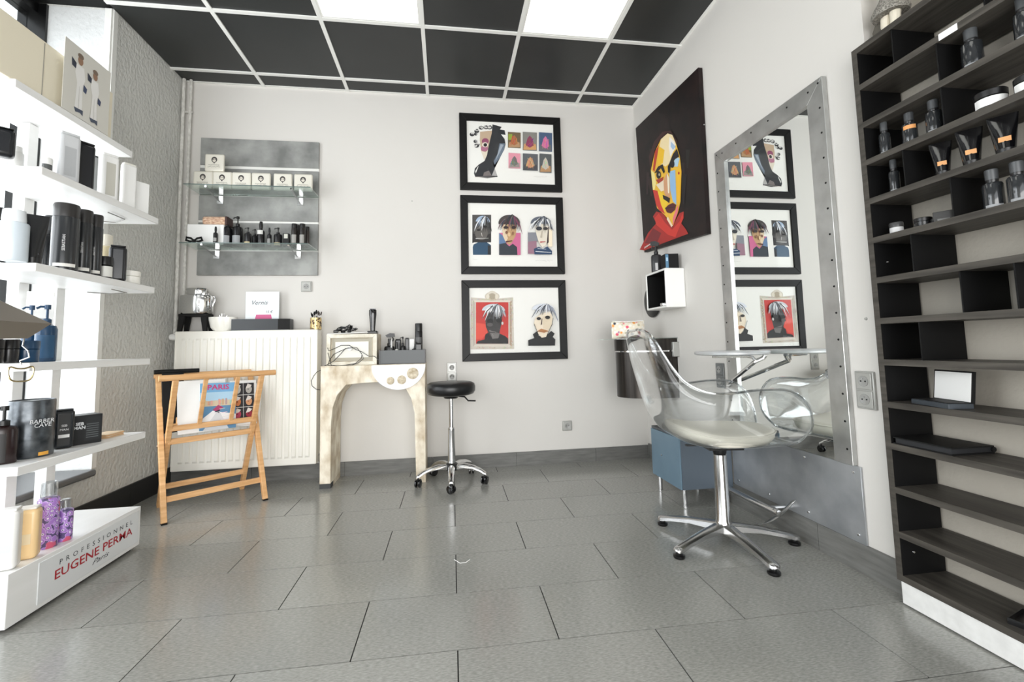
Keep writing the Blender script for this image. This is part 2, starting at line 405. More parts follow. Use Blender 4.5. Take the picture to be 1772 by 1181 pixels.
def bottle(kind, label, cat, loc, h, w, body=(22, 22, 24), cap=(16, 16, 17), lab=None, group=None, name=None, rz=None, d=None, txt=None, tc=(225, 225, 225), lz=(.12, .6), rough=.25, caprough=.35):
    names = {'pump': 'pump_bottle', 'spray': 'spray_bottle', 'aerosol': 'aerosol_can', 'flat': 'flat_bottle', 'tube': 'cosmetic_tube', 'jar': 'jar', 'box': 'product_box', 'mist': 'mist_bottle', 'foam': 'foam_bottle', 'small': 'small_spray'}
    t = thing(name or names[kind], label, cat, loc, facing(loc) if rz is None else rz, group)
    bm_, cm = M3(body, rough), M3(cap, caprough); r = w / 2; d = d or w
    lab_m = M3(lab, .5) if lab else None
    F = -PI / 2
    def lab_(r_, z0, z1, half=.85, sx=1, sy=1):
        if lab_m: label_patch('label_print', t, lab_m, r_ + .0006, z0, z1, F - half, F + half, sx, sy)
    if kind in ('aerosol', 'foam', 'mist'):
        ch = .2 if kind == 'aerosol' else .24
        if kind == 'aerosol':
            B().lathe([(0, 0), (r * .93, 0), (r, .004), (r, h * (1 - ch) - .004), (r * .95, h * (1 - ch)), (0, h * (1 - ch))], 24).build('body', bm_, t)
            B().lathe([(r * .96, h * (1 - ch)), (r * .965, h - .006), (r * .9, h), (0, h)], 24).build('cap', cm, t)
        elif kind == 'foam':
            B().lathe([(0, 0), (r * .95, 0), (r, .004), (r, h * .72), (r * .93, h * .745), (r * .7, h * .76), (0, h * .76)], 24).build('body', bm_, t)
            B().lathe([(r * .74, h * .755), (r * .78, h * .80), (r * .72, h * .99), (r * .62, h), (0, h)], 20).build('cap', cm, t)
        else:
            B().lathe([(0, 0), (r * .95, 0), (r, .004), (r, h * .60), (r * .88, h * .645), (r * .5, h * .665), (r * .5, h * .70), (0, h * .70)], 22).build('body', bm_, t)
            B().lathe([(r * .56, h * .665), (r * .60, h * .70), (r * .6, h * .735), (0, h * .735)], 18).build('collar', M3((30, 30, 31), .3), t)
            B().lathe([(r * .62, h * .735), (r * .64, h * .98), (r * .56, h), (0, h)], 18).build('cap', frost if cap == 'clear' else cm, t)
        top_ = h * (.8 if kind == 'aerosol' else .72 if kind == 'foam' else .6)
        lab_(r, top_ * lz[0], top_ * lz[1])
    elif kind in ('pump', 'spray', 'small'):
        bh = h * (.66 if kind == 'pump' else .58 if kind == 'spray' else .66)
        B().lathe([(0, 0), (r * .94, 0), (r, .005), (r, bh * .86), (r * .86, bh * .95), (r * .36, bh), (r * .36, bh + .004), (0, bh + .004)], 22, p=.8 if d != w else 1, sy=d / w).build('body', bm_, t)
        lab_(r, bh * lz[0], bh * lz[1], sy=d / w)
        B().lathe([(r * .42, bh), (r * .42, bh + h * .08), (r * .2, bh + h * .1), (0, bh + h * .1)], 16).build('collar', cm, t)
        if kind == 'pump':
            b = B().tube([(0, 0, bh + h * .08), (0, 0, h * .93)], r * .13, 8)
            b.lathe([(0, h * .92), (r * .3, h * .92), (r * .3, h), (0, h)], 12)
            b.tube([(0, 0, h * .965), (-r * .6, 0, h * .965), (-r * .95, 0, h * .93)], r * .13, 8); b.build('pump_head', cm, t)
        elif kind == 'spray':
            zt = bh + h * .1
            b = B().tube([(0, 0, zt - .003), (0, 0, zt + h * .14)], r * .3, 10)
            b.prism([(-r * 1.0, h * .88), (-r * .95, h * .99), (-r * .1, h), (r * .75, h * .93), (r * .5, h * .86), (-r * .2, h * .85)], -r * .28, r * .28)
            b.build('trigger_head', cm, t)
            B().tube([(-r * .55, 0, h * .87), (-r * .75, 0, h * .8), (-r * .6, 0, h * .72)], r * .12, 6).build('trigger', cm, t)
        else:
            B().lathe([(r * .5, bh + h * .09), (r * .52, h * .86), (r * .36, h), (0, h)], 14).build('cap', cm, t)
    elif kind == 'flat':
        d = w * .5 if d == w else d
        B().box(-w / 2, w / 2, -d / 2, d / 2, 0, h * .97).build('body', bm_, t, bevel=min(w, d) * .3, seg=4)
        B().box(-w * .42, w * .42, -d * .42, d * .42, h * .955, h).build('cap', cm, t, bevel=.003)
        if lab_m: art('label_print', t, [rc(-w * .26, w * .26, h * lz[0], h * lz[1], lab)], y=-d / 2 - .0004)
    elif kind == 'tube':
        B().lathe([(0, 0), (r * .62, 0), (r * .66, h * .14), (0, h * .14)], 20).build('cap', cm, t)
        b = B(); n = 20; rings = []
        for k in range(7):
            f = k / 6; rx = r * (.66 + .34 * f); ry = r * .66 * (1 - f) + .0012; z = h * (.14 + .86 * f)
            rings.append([b.bm.verts.new((rx * math.cos(2 * PI * i / n), ry * math.sin(2 * PI * i / n), z)) for i in range(n)])
        for p, q in zip(rings, rings[1:]):
            for i in range(n): b.bm.faces.new((p[i], p[(i + 1) % n], q[(i + 1) % n], q[i]))
        b.bm.faces.new(rings[0][::-1]); b.bm.faces.new(rings[-1]); b.build('body', bm_, t)
        if lab_m:
            f = .35; art('label_print', t, [rc(-w * .2, w * .2, h * (lz[0]), h * (lz[1]), lab)], y=0, M_=T((0, -r * .62, 0)) @ T((0, 0, 0)) @ Matrix.Shear('XZ', 4, (0, 0)) if False else T((0, -r * .56, 0)))
    elif kind == 'jar':
        B().lathe([(0, 0), (r * .94, 0), (r, .003), (r, h * .58), (r * .9, h * .62), (0, h * .62)], 26).build('body', bm_, t)
        B().lathe([(r * 1.02, h * .62), (r * 1.03, h * .95), (r * .96, h), (0, h)], 26).build('lid', cm, t)
        lab_(r, h * .08, h * .55, 1.2)
    elif kind == 'box':
        B().box(-w / 2, w / 2, -d / 2, d / 2, 0, h).build('carton', bm_, t, bevel=.0012, seg=1)
        if lab_m: art('label_print', t, [rc(-w * .3, w * .3, h * lz[0], h * lz[1], lab)], y=-d / 2 - .0003)
    if txt:
        rr = (d / 2 if kind in ('flat', 'box') else r) + .0012
        for s_, zf, hf, vert in txt:
            Mx = T((0, -rr, h * zf)) @ (RY(-PI / 2) if vert else Matrix())
            text(s_, 'lettering', M3(tc, .5), t, Mx, height=hf * w, width=None)
    return t

# --- on the shelving unit
def uput(u0, u1, vt, sh, X=-.025): return place(u0, u1, vt, top(sh), X=X)
def ubot(kind, label, cat, u0, u1, vt, sh, **k):
    p, h, w_ = uput(u0, u1, vt, sh); return bottle(kind, label, cat, p, h, w_ * k.pop('ws', 1), **k)
BK = (24, 25, 26); SMOKE = mat('smoked_plastic', (40, 42, 44), .12, coat=.5)
mist = dict(body=SMOKE, cap=(74, 76, 78), lab=(150, 152, 154), lz=(.05, .16))
ubot('mist', 'black mist bottle with grey cap on second shelf of unit, right of the price strip', 'bottle', 1664, 1692, 51, 2, **mist)
ubot('mist', 'black mist bottle cut by right edge of the photo on second shelf of unit', 'bottle', 1754, 1781, -4, 2, **mist)
ubot('mist', 'leftmost slim mist bottle on third shelf of dark unit, near its side panel', 'bottle', 1520, 1536, 212, 3, **mist)
ubot('mist', 'middle mist bottle with orange band on third shelf of dark unit', 'bottle', 1561, 1582, 196, 3, body=SMOKE, cap=(60, 62, 64), lab=(214, 150, 90), lz=(.75, .95))
ubot('mist', 'mist bottle with glossy body just left of the divider on third shelf of dark unit', 'bottle', 1602, 1625, 174, 3, **mist)
ubot('jar', 'black jar with white label and wide lid on third shelf of dark unit', 'jar', 1693, 1734, 160, 3, body=(30, 30, 30), lab=(232, 232, 230))
ubot('jar', 'black jar with white label cut by the right edge of the photo on third shelf', 'jar', 1762, 1800, 132, 3, body=(30, 30, 30), lab=(232, 232, 230))
ubot('mist', 'slim dark mist bottle alone in first cell of fourth shelf of unit', 'bottle', 1537, 1552, 277, 4, **mist)
for (u0, u1, vt, s_) in ((1612, 1641, 247, 'first black squeeze tube with orange band from the left on fourth shelf'), (1659, 1693, 224, 'middle black squeeze tube with orange band on fourth shelf of unit'), (1715, 1753, 200, 'third and largest black squeeze tube with orange band on fourth shelf of unit')):
    ubot('tube', s_, 'tube', u0, u1, vt, 4, body=black_gl, lab=(206, 150, 96), lz=(.3, .42), group='squeeze tubes on the fourth shelf')
ubot('jar', 'small clear glass jar with pale lid at left of fifth shelf of unit', 'jar', 1541, 1560, 386, 5, body=(120, 120, 118), cap=(64, 64, 64), lab=(200, 200, 200))
ubot('jar', 'small round black pot on fifth shelf of unit beside a black box', 'jar', 1585, 1609, 378, 5, body=BK)
p, h, w_ = uput(1612, 1624, 379, 5); bottle('jar', 'tiny black pot squeezed between round pot and black box on fifth shelf', 'jar', p, h, w_, body=BK)
p, h, w_ = uput(1619, 1645, 368, 5, X=-.02); bottle('box', 'small black carton lying left of divider on fifth shelf of unit', 'box', p, h, w_, body=(44, 44, 44), d=.05, lab=(110, 110, 108), lz=(.1, .3))
ubot('mist', 'black mist bottle with clear cap, left of the pair on fifth shelf of unit', 'bottle', 1701, 1728, 294, 5, **mist)
ubot('mist', 'black mist bottle with clear cap, right of the pair on fifth shelf of unit', 'bottle', 1744, 1772, 280, 5, **mist)
# open case with white lining on shelf 9
p = at(1624, 703, X=-.03); z = top(9)
t = thing('open_case', 'small dark open case with white lined lid on ninth shelf of unit', 'case', (-.02, p.y, z), -PI / 2 - .25)
B().box(-.072, .072, -.035, .035, 0, .016).build('tray', mat('case_blue_grey', (54, 60, 66), .6), t, bevel=.002)
B().box(-.066, .066, -.030, .030, .0155, .018).build('tray_insert', black_mt, t)
lid = B().box(-.07, .07, -.004, .004, 0, .098).xf(T((0, .036, .014)) @ RX(-.12)).build('lid', black_mt, t)
B().box(-.065, .065, -.0055, -.0042, .005, .093).xf(T((0, .036, .014)) @ RX(-.12)).build('lid_lining', paper, t)
# closed black folder on shelf 10
t = thing('black_folder', 'flat black ring folder lying on the tenth shelf of the unit', 'folder', (.0, -2.115, top(10)))
B().box(-.062, .09, -.095, .085, 0, .004).build('cover', black_mt, t)
B().box(-.058, .088, -.09, .08, .004, .020).build('pages', mat('dark_pages', (30, 31, 34), .6), t)
B().box(-.062, .09, -.095, .085, .020, .024).build('cover', black_mt, t)
B().tube([(.091, -.095, .012), (.091, .085, .012)], .008, 8).build('spine', black_mt, t)
t = thing('flat_black_tray', 'shallow black tray lying on the bottom shelf of the unit', 'tray', (.035, -2.36, top(13)), .3)
B().box(-.05, .05, -.09, .09, 0, .004).build('base', black_pl, t)
for a in ((-.05, -.047, -.09, .09), (.047, .05, -.09, .09), (-.047, .047, -.09, -.087), (-.047, .047, .087, .09)): B().box(a[0], a[1], a[2], a[3], .004, .016).build('rim', black_pl, t)
# knitted doll on top of the unit
zt = 1.963
t = thing('knitted_doll', 'grey knitted doll with skirt and pale legs sitting on top of dark unit', 'doll', (.01, -2.095, zt), -PI / 2)
knit = mat('grey_knit', (134, 130, 122), .9); noisy(knit, (220, 220, 220), (98, 95, 88), (158, 154, 146), lo=.4, hi=.6, bump=.4, dist=.003)
B().lathe([(.0, .085), (.052, .078), (.056, .09), (.045, .115), (.03, .14), (.024, .165), (0, .17)], 20).build('skirt', knit, t)
B().lathe([(0, .165), (.02, .17), (.03, .19), (.03, .21), (.018, .232), (0, .236)], 16).build('head', mat('doll_cloth', (226, 218, 200), .8), t)
for s_ in (-1, 1): B().tube([(s_ * .016, 0, .09), (s_ * .017, -.004, .05), (s_ * .008, -.008, .012), (s_ * .004, -.02, .008)], [.017, .015, .009, .006], 10).build('leg', mat('doll_cloth', (226, 218, 200), .8), t)
B().prism([(0, 0), (.016, .03), (.014, .07), (-.004, .09), (-.02, .06), (-.018, .02)], -.003, .003).xf(T((-.048, 0, .0))).build('wing', mat('grey_felt', (92, 88, 80), .9), t)

# ------------------------------------------------------------------ mirror with riveted steel frame, plate below
t = thing('wall_mirror', 'tall wall mirror in a wide riveted brushed-steel frame', 'mirror', (0, -1.457, .405))
Mw = RZ(-PI / 2)                                    # x -> -y, -y -> -x
hw, hh = .372, 1.578
fb = .083
for q in ([(-hw, 0), (-hw + fb, 0), (-hw + fb, hh - fb), (-hw, hh)], [(hw, 0), (hw - fb, 0), (hw - fb, hh - fb), (hw, hh)], [(-hw, hh), (hw, hh), (hw - fb, hh - fb), (-hw + fb, hh - fb)]):
    B().prism(q, -.024, -.002).xf(Mw).build('frame', steel, t, bevel=.0012, seg=1, smooth=False)
B().box(-hw + .083, hw - .083, -.012, -.006, 0, hh - .083).xf(Mw).build('mirror_pane', mirror_m, t, smooth=False)
rivet = None
for k in range(15):
    for s_ in (-1, 1):
        o = B().lathe([(0, 0), (.0045, 0), (.004, .0015), (0, .002)], 8).xf(RX(PI / 2)).xf(T((s_ * (hw - (.02 if s_ > 0 else .02)), -.024, .06 + k * .107))).xf(Mw).build('rivet', black_mt, t)
for k in range(6): B().lathe([(0, 0), (.0045, 0), (.004, .0015), (0, .002)], 8).xf(RX(PI / 2)).xf(T((-.3 + k * .12, -.024, hh - .03))).xf(Mw).build('rivet', black_mt, t)
t = thing('steel_plate', 'wide brushed steel kick plate on wall under the mirror', 'plate', (0, -1.455, .112))
B().box(-.39, .39, -.010, -.001, 0, .291).xf(Mw).build('sheet', steel_plate, t, bevel=.001, seg=1)
for x in (-.35, -.12, .12, .36):
    for z in (.03, .265): B().lathe([(0, 0), (.006, 0), (.005, .003), (0, .004)], 8).xf(RX(PI / 2)).xf(T((x, -.010, z))).xf(Mw).build('bolt', chrome, t)

# footrest bar and its curved plate
t = thing('footrest', 'chrome wall-mounted footrest bar behind the clear chair', 'footrest', (0, -1.24, 0))
B().tube([(-.1, .29, .118), (-.1, -.26, .118)], .0135, 12).build('bar', chrome, t)
B().lathe([(0, -.02), (.014, -.02), (.016, 0), (.014, .006), (0, .01)], 12).xf(T((-.1, -.262, .118)) @ RX(PI / 2)).build('end_cap', chrome, t)
B().tube([(-.1, .25, .118), (-.012, .25, .118)], .01, 8).build('bracket', chrome, t)
B().tube([(-.1, -.2, .118), (-.012, -.2, .118)], .01, 8).build('bracket', chrome, t)
t = thing('foot_plate', 'curved clear-edged steel foot plate leaning on kick plate near footrest end', 'plate', (-.03, -1.43, 0))
b = B(); pr_ = []
for i in range(13):
    f = i / 12; c = Vector((-.075 + .07 * f, .10 - .19 * f, .004 + .17 * f ** 1.6)); wd = .022 + .03 * math.sin(PI * min(1, f * .75 + .28)) * (1 if f < .93 else .6)
    pr_.append((c + Vector((.0, wd, .0)) * .6 + Vector((0, 0, -wd * .3)), c - Vector((.0, wd, 0)) * .6 + Vector((0, 0, wd * .3))))
for th in (0,):
    vs = [(b.bm.verts.new(p), b.bm.verts.new(q)) for p, q in pr_]
    for p, q in zip(vs, vs[1:]): b.bm.faces.new((p[0], q[0], q[1], p[1]))
o = b.build('blade', steel, t); sm = o.modifiers.new('solid', 'SOLIDIFY'); sm.thickness = .003

# ------------------------------------------------------------------ sockets
def socket(label, loc, n=1, s=.075, m=grey_pl, right=False, h1=.068):
    t = thing('wall_socket', label, 'socket', loc, -PI / 2 if right else 0)
    hh = n * h1 + .006
    B().box(-s / 2, s / 2, -.011, -.001, -hh / 2, hh / 2).build('cover_frame', m, t, bevel=.003)
    for k in range(n):
        z = (k - (n - 1) / 2) * h1
        B().box(-s * .41, s * .41, -.015, -.011, z - s * .41, z + s * .41).build('outlet', m, t, bevel=.002)
        B().lathe([(0, .0), (s * .27, 0), (s * .27, .0015), (s * .23, .0015), (s * .2, .0005), (0, .0004)], 20).xf(T((0, -.015, z)) @ RX(PI / 2)).build('well', M3((150, 150, 147)), t)
        b = B()
        for dx in (-.009, .009): b.lathe([(0, 0), (.0028, 0), (.0028, .001), (0, .001)], 8, c=(dx, 0, .0008))
        b.xf(T((0, -.0152, z)) @ RX(PI / 2)).build('contact_holes', black_mt, t)
        B().lathe([(0, 0), (.0022, 0), (.0018, .006), (0, .007)], 8).xf(T((0, -.0155, z + .009)) @ RX(PI / 2)).build('earth_pin', chrome, t)
    return t
socket('single silver wall socket above radiator beside the slat board', (-2.575, 0, 1.362))
socket('double silver wall socket above the black stool on back wall', (-1.533, 0, .712), 2, .072)
socket('single silver wall socket low on back wall right of stool', (-.659, 0, .276))
socket('large double silver wall socket between mirror and dark shelving unit', (0, -1.892, .70), 2, .076, right=True)
socket('dark grey double wall socket left of the mirror frame', (0, -.992, .70), 2, .072, m=M3((110, 112, 112)), right=True)
tag(B().lathe([(0, 0), (.006, 0), (.005, .004), (0, .005)], 10).xf(T((0, -1.912, .969)) @ RZ(-PI / 2) @ RX(PI / 2)).build('wall_screw', grey_pl), 'small grey screw in white wall between mirror and dark unit', 'screw')
tag(B().lathe([(0, 0), (.005, 0), (.004, .003), (0, .004)], 8).xf(T((-1.82, 0, 2.02)) @ RX(PI / 2)).build('wall_nail', grey_pl), 'small nail in back wall between slat board and framed prints', 'nail')

# ------------------------------------------------------------------ half-round ledge in front of the mirror
t = thing('round_ledge', 'round aluminium ledge on a bent arm fixed to the mirror', 'ledge', (-.19, -1.37, .83))
B().lathe([(0, 0), (.158, 0), (.166, .004), (.168, .012), (.164, .019), (0, .02)], 40).build('top', mat('satin_aluminium', (214, 216, 218), .4, .7), t)
B().tube([(-.08, .03, -.008), (.06, -.03, -.008), (.08, -.045, -.014), (.086, -.055, -.03)], .007, 8).build('arm_bend', chrome, t)
B().tube([(.125, -.075, -.004), (.115, -.07, -.018), (.088, -.05, -.034), (.165, .275, -.165)], .010, 10).build('arm', chrome, t)
B().lathe([(0, 0), (.02, 0), (.02, .006), (0, .008)], 14).xf(T((.166, .278, -.166)) @ RY(-PI / 2)).build('wall_flange', chrome, t)

# ------------------------------------------------------------------ clear swivel chair
CH = Vector((-.348, -1.472, 0)); yaw = -.16
t = thing('swivel_chair', 'clear acrylic bucket swivel chair with white seat pad and four visible star feet', 'chair', CH, yaw)
t['label'] = 'clear acrylic bucket swivel chair with white seat pad on polished star base'
st = [((.232, .462), (.262, .475), .17), ((.222, .452), (.282, .54), .222), ((.195, .446), (.262, .63), .242), ((.13, .44), (.19, .69), .248), ((.04, .438), (.07, .697), .25),
      ((-.06, .440), (-.05, .685), .25), ((-.15, .452), (-.14, .69), .245), ((-.225, .485), (-.22, .73), .238), ((-.275, .56), (-.27, .79), .23), ((-.312, .68), (-.305, .855), .218),
      ((-.345, .81), (-.335, .915), .2), ((-.365, .91), (-.355, .945), .16), ((-.372, .955), (-.368, .96), .08)]
def cat(a, b, c, d, f): return .5 * ((2 * b) + (-a + c) * f + (2 * a - 5 * b + 4 * c - d) * f * f + (-a + 3 * b - 3 * c + d) * f ** 3)
def interp(arr, x):
    i = min(int(x), len(arr) - 2); f = x - i; g4 = [arr[max(i - 1, 0)], arr[i], arr[i + 1], arr[min(i + 2, len(arr) - 1)]]
    fl = [[q[0][0], q[0][1], q[1][0], q[1][1], q[2]] for q in g4]
    return [cat(fl[0][k], fl[1][k], fl[2][k], fl[3][k], f) for k in range(5)]
b = B(); NU, NV = 32, 44; G = []; rimL, rimR = [], []
for j in range(NV + 1):
    cx_, cz, rx_, rz_, wd = interp(st, j / NV * (len(st) - 1)); row = []
    for i in range(NU + 1):
        th = (i / NU * 2 - 1) * PI / 2; s_, c_ = math.sin(th), math.cos(th)
        y = wd * math.copysign(abs(s_) ** .62, s_); f = (1 - max(c_, 0) ** .85) ** 1.5
        row.append(b.bm.verts.new((cx_ + (rx_ - cx_) * f, y, cz + (rz_ - cz) * f)))
    G.append(row); rimL.append(row[0].co.copy()); rimR.append(row[-1].co.copy())
for p, q in zip(G, G[1:]):
    for i in range(NU): b.bm.faces.new((p[i], p[i + 1], q[i + 1], q[i]))
front = [v.co.copy() for v in G[0]]; back = [v.co.copy() for v in G[-1]]
o = b.build('shell', acrylic, t, angle=180); sm = o.modifiers.new('solid', 'SOLIDIFY'); sm.thickness = .005; sm.offset = 0
loop = rimL + back[1:-1] + rimR[::-1] + front[::-1][1:-1]
B().tube(loop, .0052, 8, closed=True).build('rim', acrylic_rim, t)
# seat pad
b = B(); n = 40
def padring(k, z, sc):
    r_ = []
    for i in range(n):
        a = 2 * PI * i / n; c_, s_ = math.cos(a), math.sin(a)
        c_ = math.copysign(abs(c_) ** .8, c_); s_ = math.copysign(abs(s_) ** .8, s_)
        x = .0 + c_ * .222 * sc; y = s_ * (.205 - .02 * c_) * sc
        r_.append(b.bm.verts.new((x, y, z + .012 * (c_ * sc) ** 2 + (.03 * max(0, -c_ - .3) * sc))))
    return r_
rg = [padring(0, .448, .80), padring(0, .455, .93), padring(0, .470, .985), padring(0, .488, 1.0), padring(0, .498, .985), padring(0, .503, .93), padring(0, .506, .8), padring(0, .505, .5), padring(0, .502, .2)]
for p, q in zip(rg, rg[1:]):
    for i in range(n): b.bm.faces.new((p[i], p[(i + 1) % n], q[(i + 1) % n], q[i]))
b.bm.faces.new(rg[0][::-1]); b.bm.faces.new(rg[-1]); b.build('seat_pad', leatherette, t, angle=60)
b = B(); pp = []
for i in range(n):
    a = 2 * PI * i / n; c_, s_ = math.cos(a), math.sin(a); c_ = math.copysign(abs(c_) ** .8, c_); s_ = math.copysign(abs(s_) ** .8, s_)
    pp.append((c_ * .2235, s_ * (.2065 - .02 * c_), .4935 + .012 * c_ ** 2 + .03 * max(0, -c_ - .3)))
B().tube(pp, .0035, 6, closed=True).build('piping', leatherette, t)
b = B().box(-.075, .075, -.075, .075, .418, .428); b.lathe([(0, .385), (.026, .385), (.03, .40), (.032, .42), (0, .42)], 18)
b.box(-.15, .02, -.01, .01, .424, .43); b.box(-.01, .13, -.02, .02, .424, .432); b.build('seat_mount', black_pl, t)
B().lathe([(.036, .075), (.035, .09), (.030, .10), (.028, .385), (0, .385)], 22).build('column', chrome, t)
for k in range(5):
    a = math.radians(128 + 72 * k) - yaw
    sec = [(.0, .03, .088, .05), (.06, .026, .082, .052), (.15, .022, .072, .050), (.24, .02, .055, .036), (.285, .022, .046, .026), (.305, .018, .042, .026), (.312, .01, .038, .03)]
    b = B(); rs = []
    for x, hw_, zt_, zb in sec:
        rs.append([b.bm.verts.new(p) for p in ((x, -hw_, zb), (x, -hw_ * .95, zt_ - .006), (x, -hw_ * .45, zt_), (x, hw_ * .45, zt_), (x, hw_ * .95, zt_ - .006), (x, hw_, zb))])
    for p, q in zip(rs, rs[1:]):
        for i in range(6): b.bm.faces.new((p[i], p[(i + 1) % 6], q[(i + 1) % 6], q[i]))
    b.bm.faces.new(rs[0]); b.bm.faces.new(rs[-1][::-1])
    leg = b.xf(RZ(a)).build('leg', alu, t, angle=50)
    B().lathe([(0, 0), (.022, 0), (.024, .004), (.024, .011), (.016, .014), (.013, .018), (.013, .03), (0, .03)], 18, c=(.290, 0, 0)).xf(RZ(a)).build('glide', black_pl, leg)

# ------------------------------------------------------------------ blue-grey cabinet on legs
t = thing('low_cabinet', 'low blue-grey cabinet on short chrome legs under the wall bin', 'cabinet', (-.16, -.885, 0))
cabm = noisy(mat('blue_grey_laminate', (104, 128, 144), .45), (4, 4, 4), (98, 122, 138), (110, 134, 150))
cabd = mat('grey_laminate', (84, 94, 104), .45)
B().box(-.148, .15, -.17, .165, .092, .372).build('body', cabd, t, bevel=.001, seg=1)
B().box(-.152, .152, -.172, .167, .372, .384).build('top', mat('dark_grey_top', (70, 73, 76), .4), t)
B().box(-.158, -.149, -.17, .165, .094, .370).build('door', cabm, t, bevel=.001, seg=1)
B().lathe([(0, 0), (.004, 0), (.005, .006), (0, .008)], 10).xf(T((-.158, .03, .235)) @ RY(-PI / 2)).build('door_knob', chrome, t)
for x, y in ((-.125, -.145), (-.125, .14), (.12, -.145), (.12, .14)):
    B().lathe([(0, 0), (.013, 0), (.013, .09), (.02, .09), (.02, .092), (0, .092)], 14, c=(x, y, 0)).build('leg', chrome, t)

# ------------------------------------------------------------------ wall-mounted dark metal bin and what lies on it
t = thing('wall_bin', 'dark brushed-metal half-round wall bin in the right corner', 'bin', (0, -.335, 0))
def arcp(rx_, ry_, n=22): return [(-rx_ * math.sin(PI * i / n) ** .6, ry_ * math.cos(PI * i / n)) for i in range(n + 1)]
# body: curved front towards the room
B().prism(arcp(.365, .175), .52, .835, 'z').build('body', dark_metal, t, angle=30)
B().prism(arcp(.372, .18), .845, .925, 'z').build('lid', dark_metal, t, angle=30)
B().prism(arcp(.35, .165), .835, .845, 'z').build('gap_band', chrome, t)
B().box(-.44, -.0, -.19, .19, .925, .930).build('shelf_plate', glass_m, t)
B().box(-.045, -.0, -.205, -.181, .80, .90).build('bracket', grey_pl, t, bevel=.003)
t = thing('floral_pouch', 'white pouch with colourful flower print lying on the wall bin', 'pouch', (-.285, -.36, .9305), -.12)
b = B(); n = 20; W_, Hh = .118, .128; Gp = []
for sgn in (-1, 1):
    for i in range(13):
        for j in range(9): pass
gp = {}
for sgn in (-1, 1):
    for i in range(15):
        for j in range(11):
            u_, v_ = i / 14 * 2 - 1, j / 10 * 2 - 1
            th = .04 * (1 - abs(u_) ** 3) ** .6 * (1 - abs(v_) ** 3) ** .6
            sag = -.006 * (1 - u_ * u_) * (v_ > .9)
            if th < 1e-4 and sgn > 0: gp[sgn, i, j] = gp[-1, i, j]; continue
            gp[sgn, i, j] = b.bm.verts.new((u_ * W_, sgn * th, Hh / 2 + v_ * Hh / 2 + sag))
    for i in range(14):
        for j in range(10): b.bm.faces.new([gp[sgn, i, j], gp[sgn, i + 1, j], gp[sgn, i + 1, j + 1], gp[sgn, i, j + 1]])
fm = mat('floral_fabric', (235, 228, 214), .8); nt = fm.node_tree; N = nt.nodes; L = nt.links
tc = N.new('ShaderNodeTexCoord'); vo = N.new('ShaderNodeTexVoronoi'); vo.inputs['Scale'].default_value = 42; L.new(tc.outputs['Object'], vo.inputs['Vector'])
cr = N.new('ShaderNodeValToRGB'); cr.color_ramp.interpolation = 'CONSTANT'; e = cr.color_ramp.elements
for pos, c in ((0, (244, 240, 230)), (.3, (232, 92, 118)), (.42, (240, 160, 80)), (.54, (250, 247, 240)), (.7, (70, 78, 92)), (.8, (176, 120, 160)), (.88, (190, 186, 160))):
    el = e[0] if pos == 0 else e.new(pos); el.color = lin(c)
e[-1].position = .96; e[-1].color = lin((120, 60, 70))
sp = N.new('ShaderNodeSeparateColor'); L.new(vo.outputs['Color'], sp.inputs[0]); L.new(sp.outputs[0], cr.inputs[0])
mr = N.new('ShaderNodeMapRange'); mr.inputs['From Min'].default_value = .35; mr.inputs['From Max'].default_value = .55; L.new(vo.outputs['Distance'], mr.inputs['Value'])
mx = N.new('ShaderNodeMixRGB'); L.new(mr.outputs[0], mx.inputs[0]); L.new(cr.outputs[0], mx.inputs[1]); mx.inputs[2].default_value = lin((236, 226, 206)); L.new(mx.outputs[0], N['Principled BSDF'].inputs['Base Color'])
b.build('fabric', fm, t, angle=60)
B().tube([(-.112, 0, .127), (-.05, 0, .124), (.05, 0, .123), (.112, 0, .127)], .003, 6).build('zip', paper, t)
# black disc hanging in the corner
t = thing('round_hand_mirror', 'round black hand mirror hanging on wall behind the white cube shelf', 'mirror', (-.006, -.205, 1.105))
B().lathe([(0, 0), (.118, 0), (.126, .006), (.126, .014), (.116, .02), (0, .02)], 36).xf(T((0, 0, .11)) @ RY(-PI / 2)).build('disc', black_pl, t)
B().tube([(-.012, 0, .235), (-.012, 0, .275)], .008, 8).build('handle', black_pl, t)
# white cube shelf
t = thing('cube_shelf', 'white rounded cube shelf with black inside mounted on right wall', 'shelf', (0, -.513, 1.128))
yh = .145; ch_ = .262
b = B(); w_ = .014
for a in ((-yh, yh, 0, w_), (-yh, yh, ch_ - w_, ch_)): b.box(-.139, 0, a[0], a[1], a[2], a[3])
b.box(-.139, 0, -yh, -yh + w_, w_, ch_ - w_); b.box(-.139, 0, yh - w_, yh, w_, ch_ - w_)
b = B(); o4 = [(-yh, 0), (yh, 0), (yh, ch_), (-yh, ch_)]; i4 = [(-yh + w_, w_), (yh - w_, w_), (yh - w_, ch_ - w_), (-yh + w_, ch_ - w_)]
vo_ = [[b.bm.verts.new((x, p[0], p[1])) for p in q] for x, q in ((-.139, o4), (-.001, o4), (-.139, i4), (-.001, i4))]
for k in range(4):
    j = (k + 1) % 4
    b.bm.faces.new((vo_[0][k], vo_[0][j], vo_[1][j], vo_[1][k])); b.bm.faces.new((vo_[0][k], vo_[0][j], vo_[2][j], vo_[2][k])); b.bm.faces.new((vo_[2][k], vo_[2][j], vo_[3][j], vo_[3][k])); b.bm.faces.new((vo_[1][k], vo_[1][j], vo_[3][j], vo_[3][k]))
b.build('shell', white_pl, t, bevel=.006, seg=3)
B().box(-.134, -.002, -yh + w_ + .0005, yh - w_ - .0005, w_ + .0005, w_ + .002).build('lining', black_mt, t)
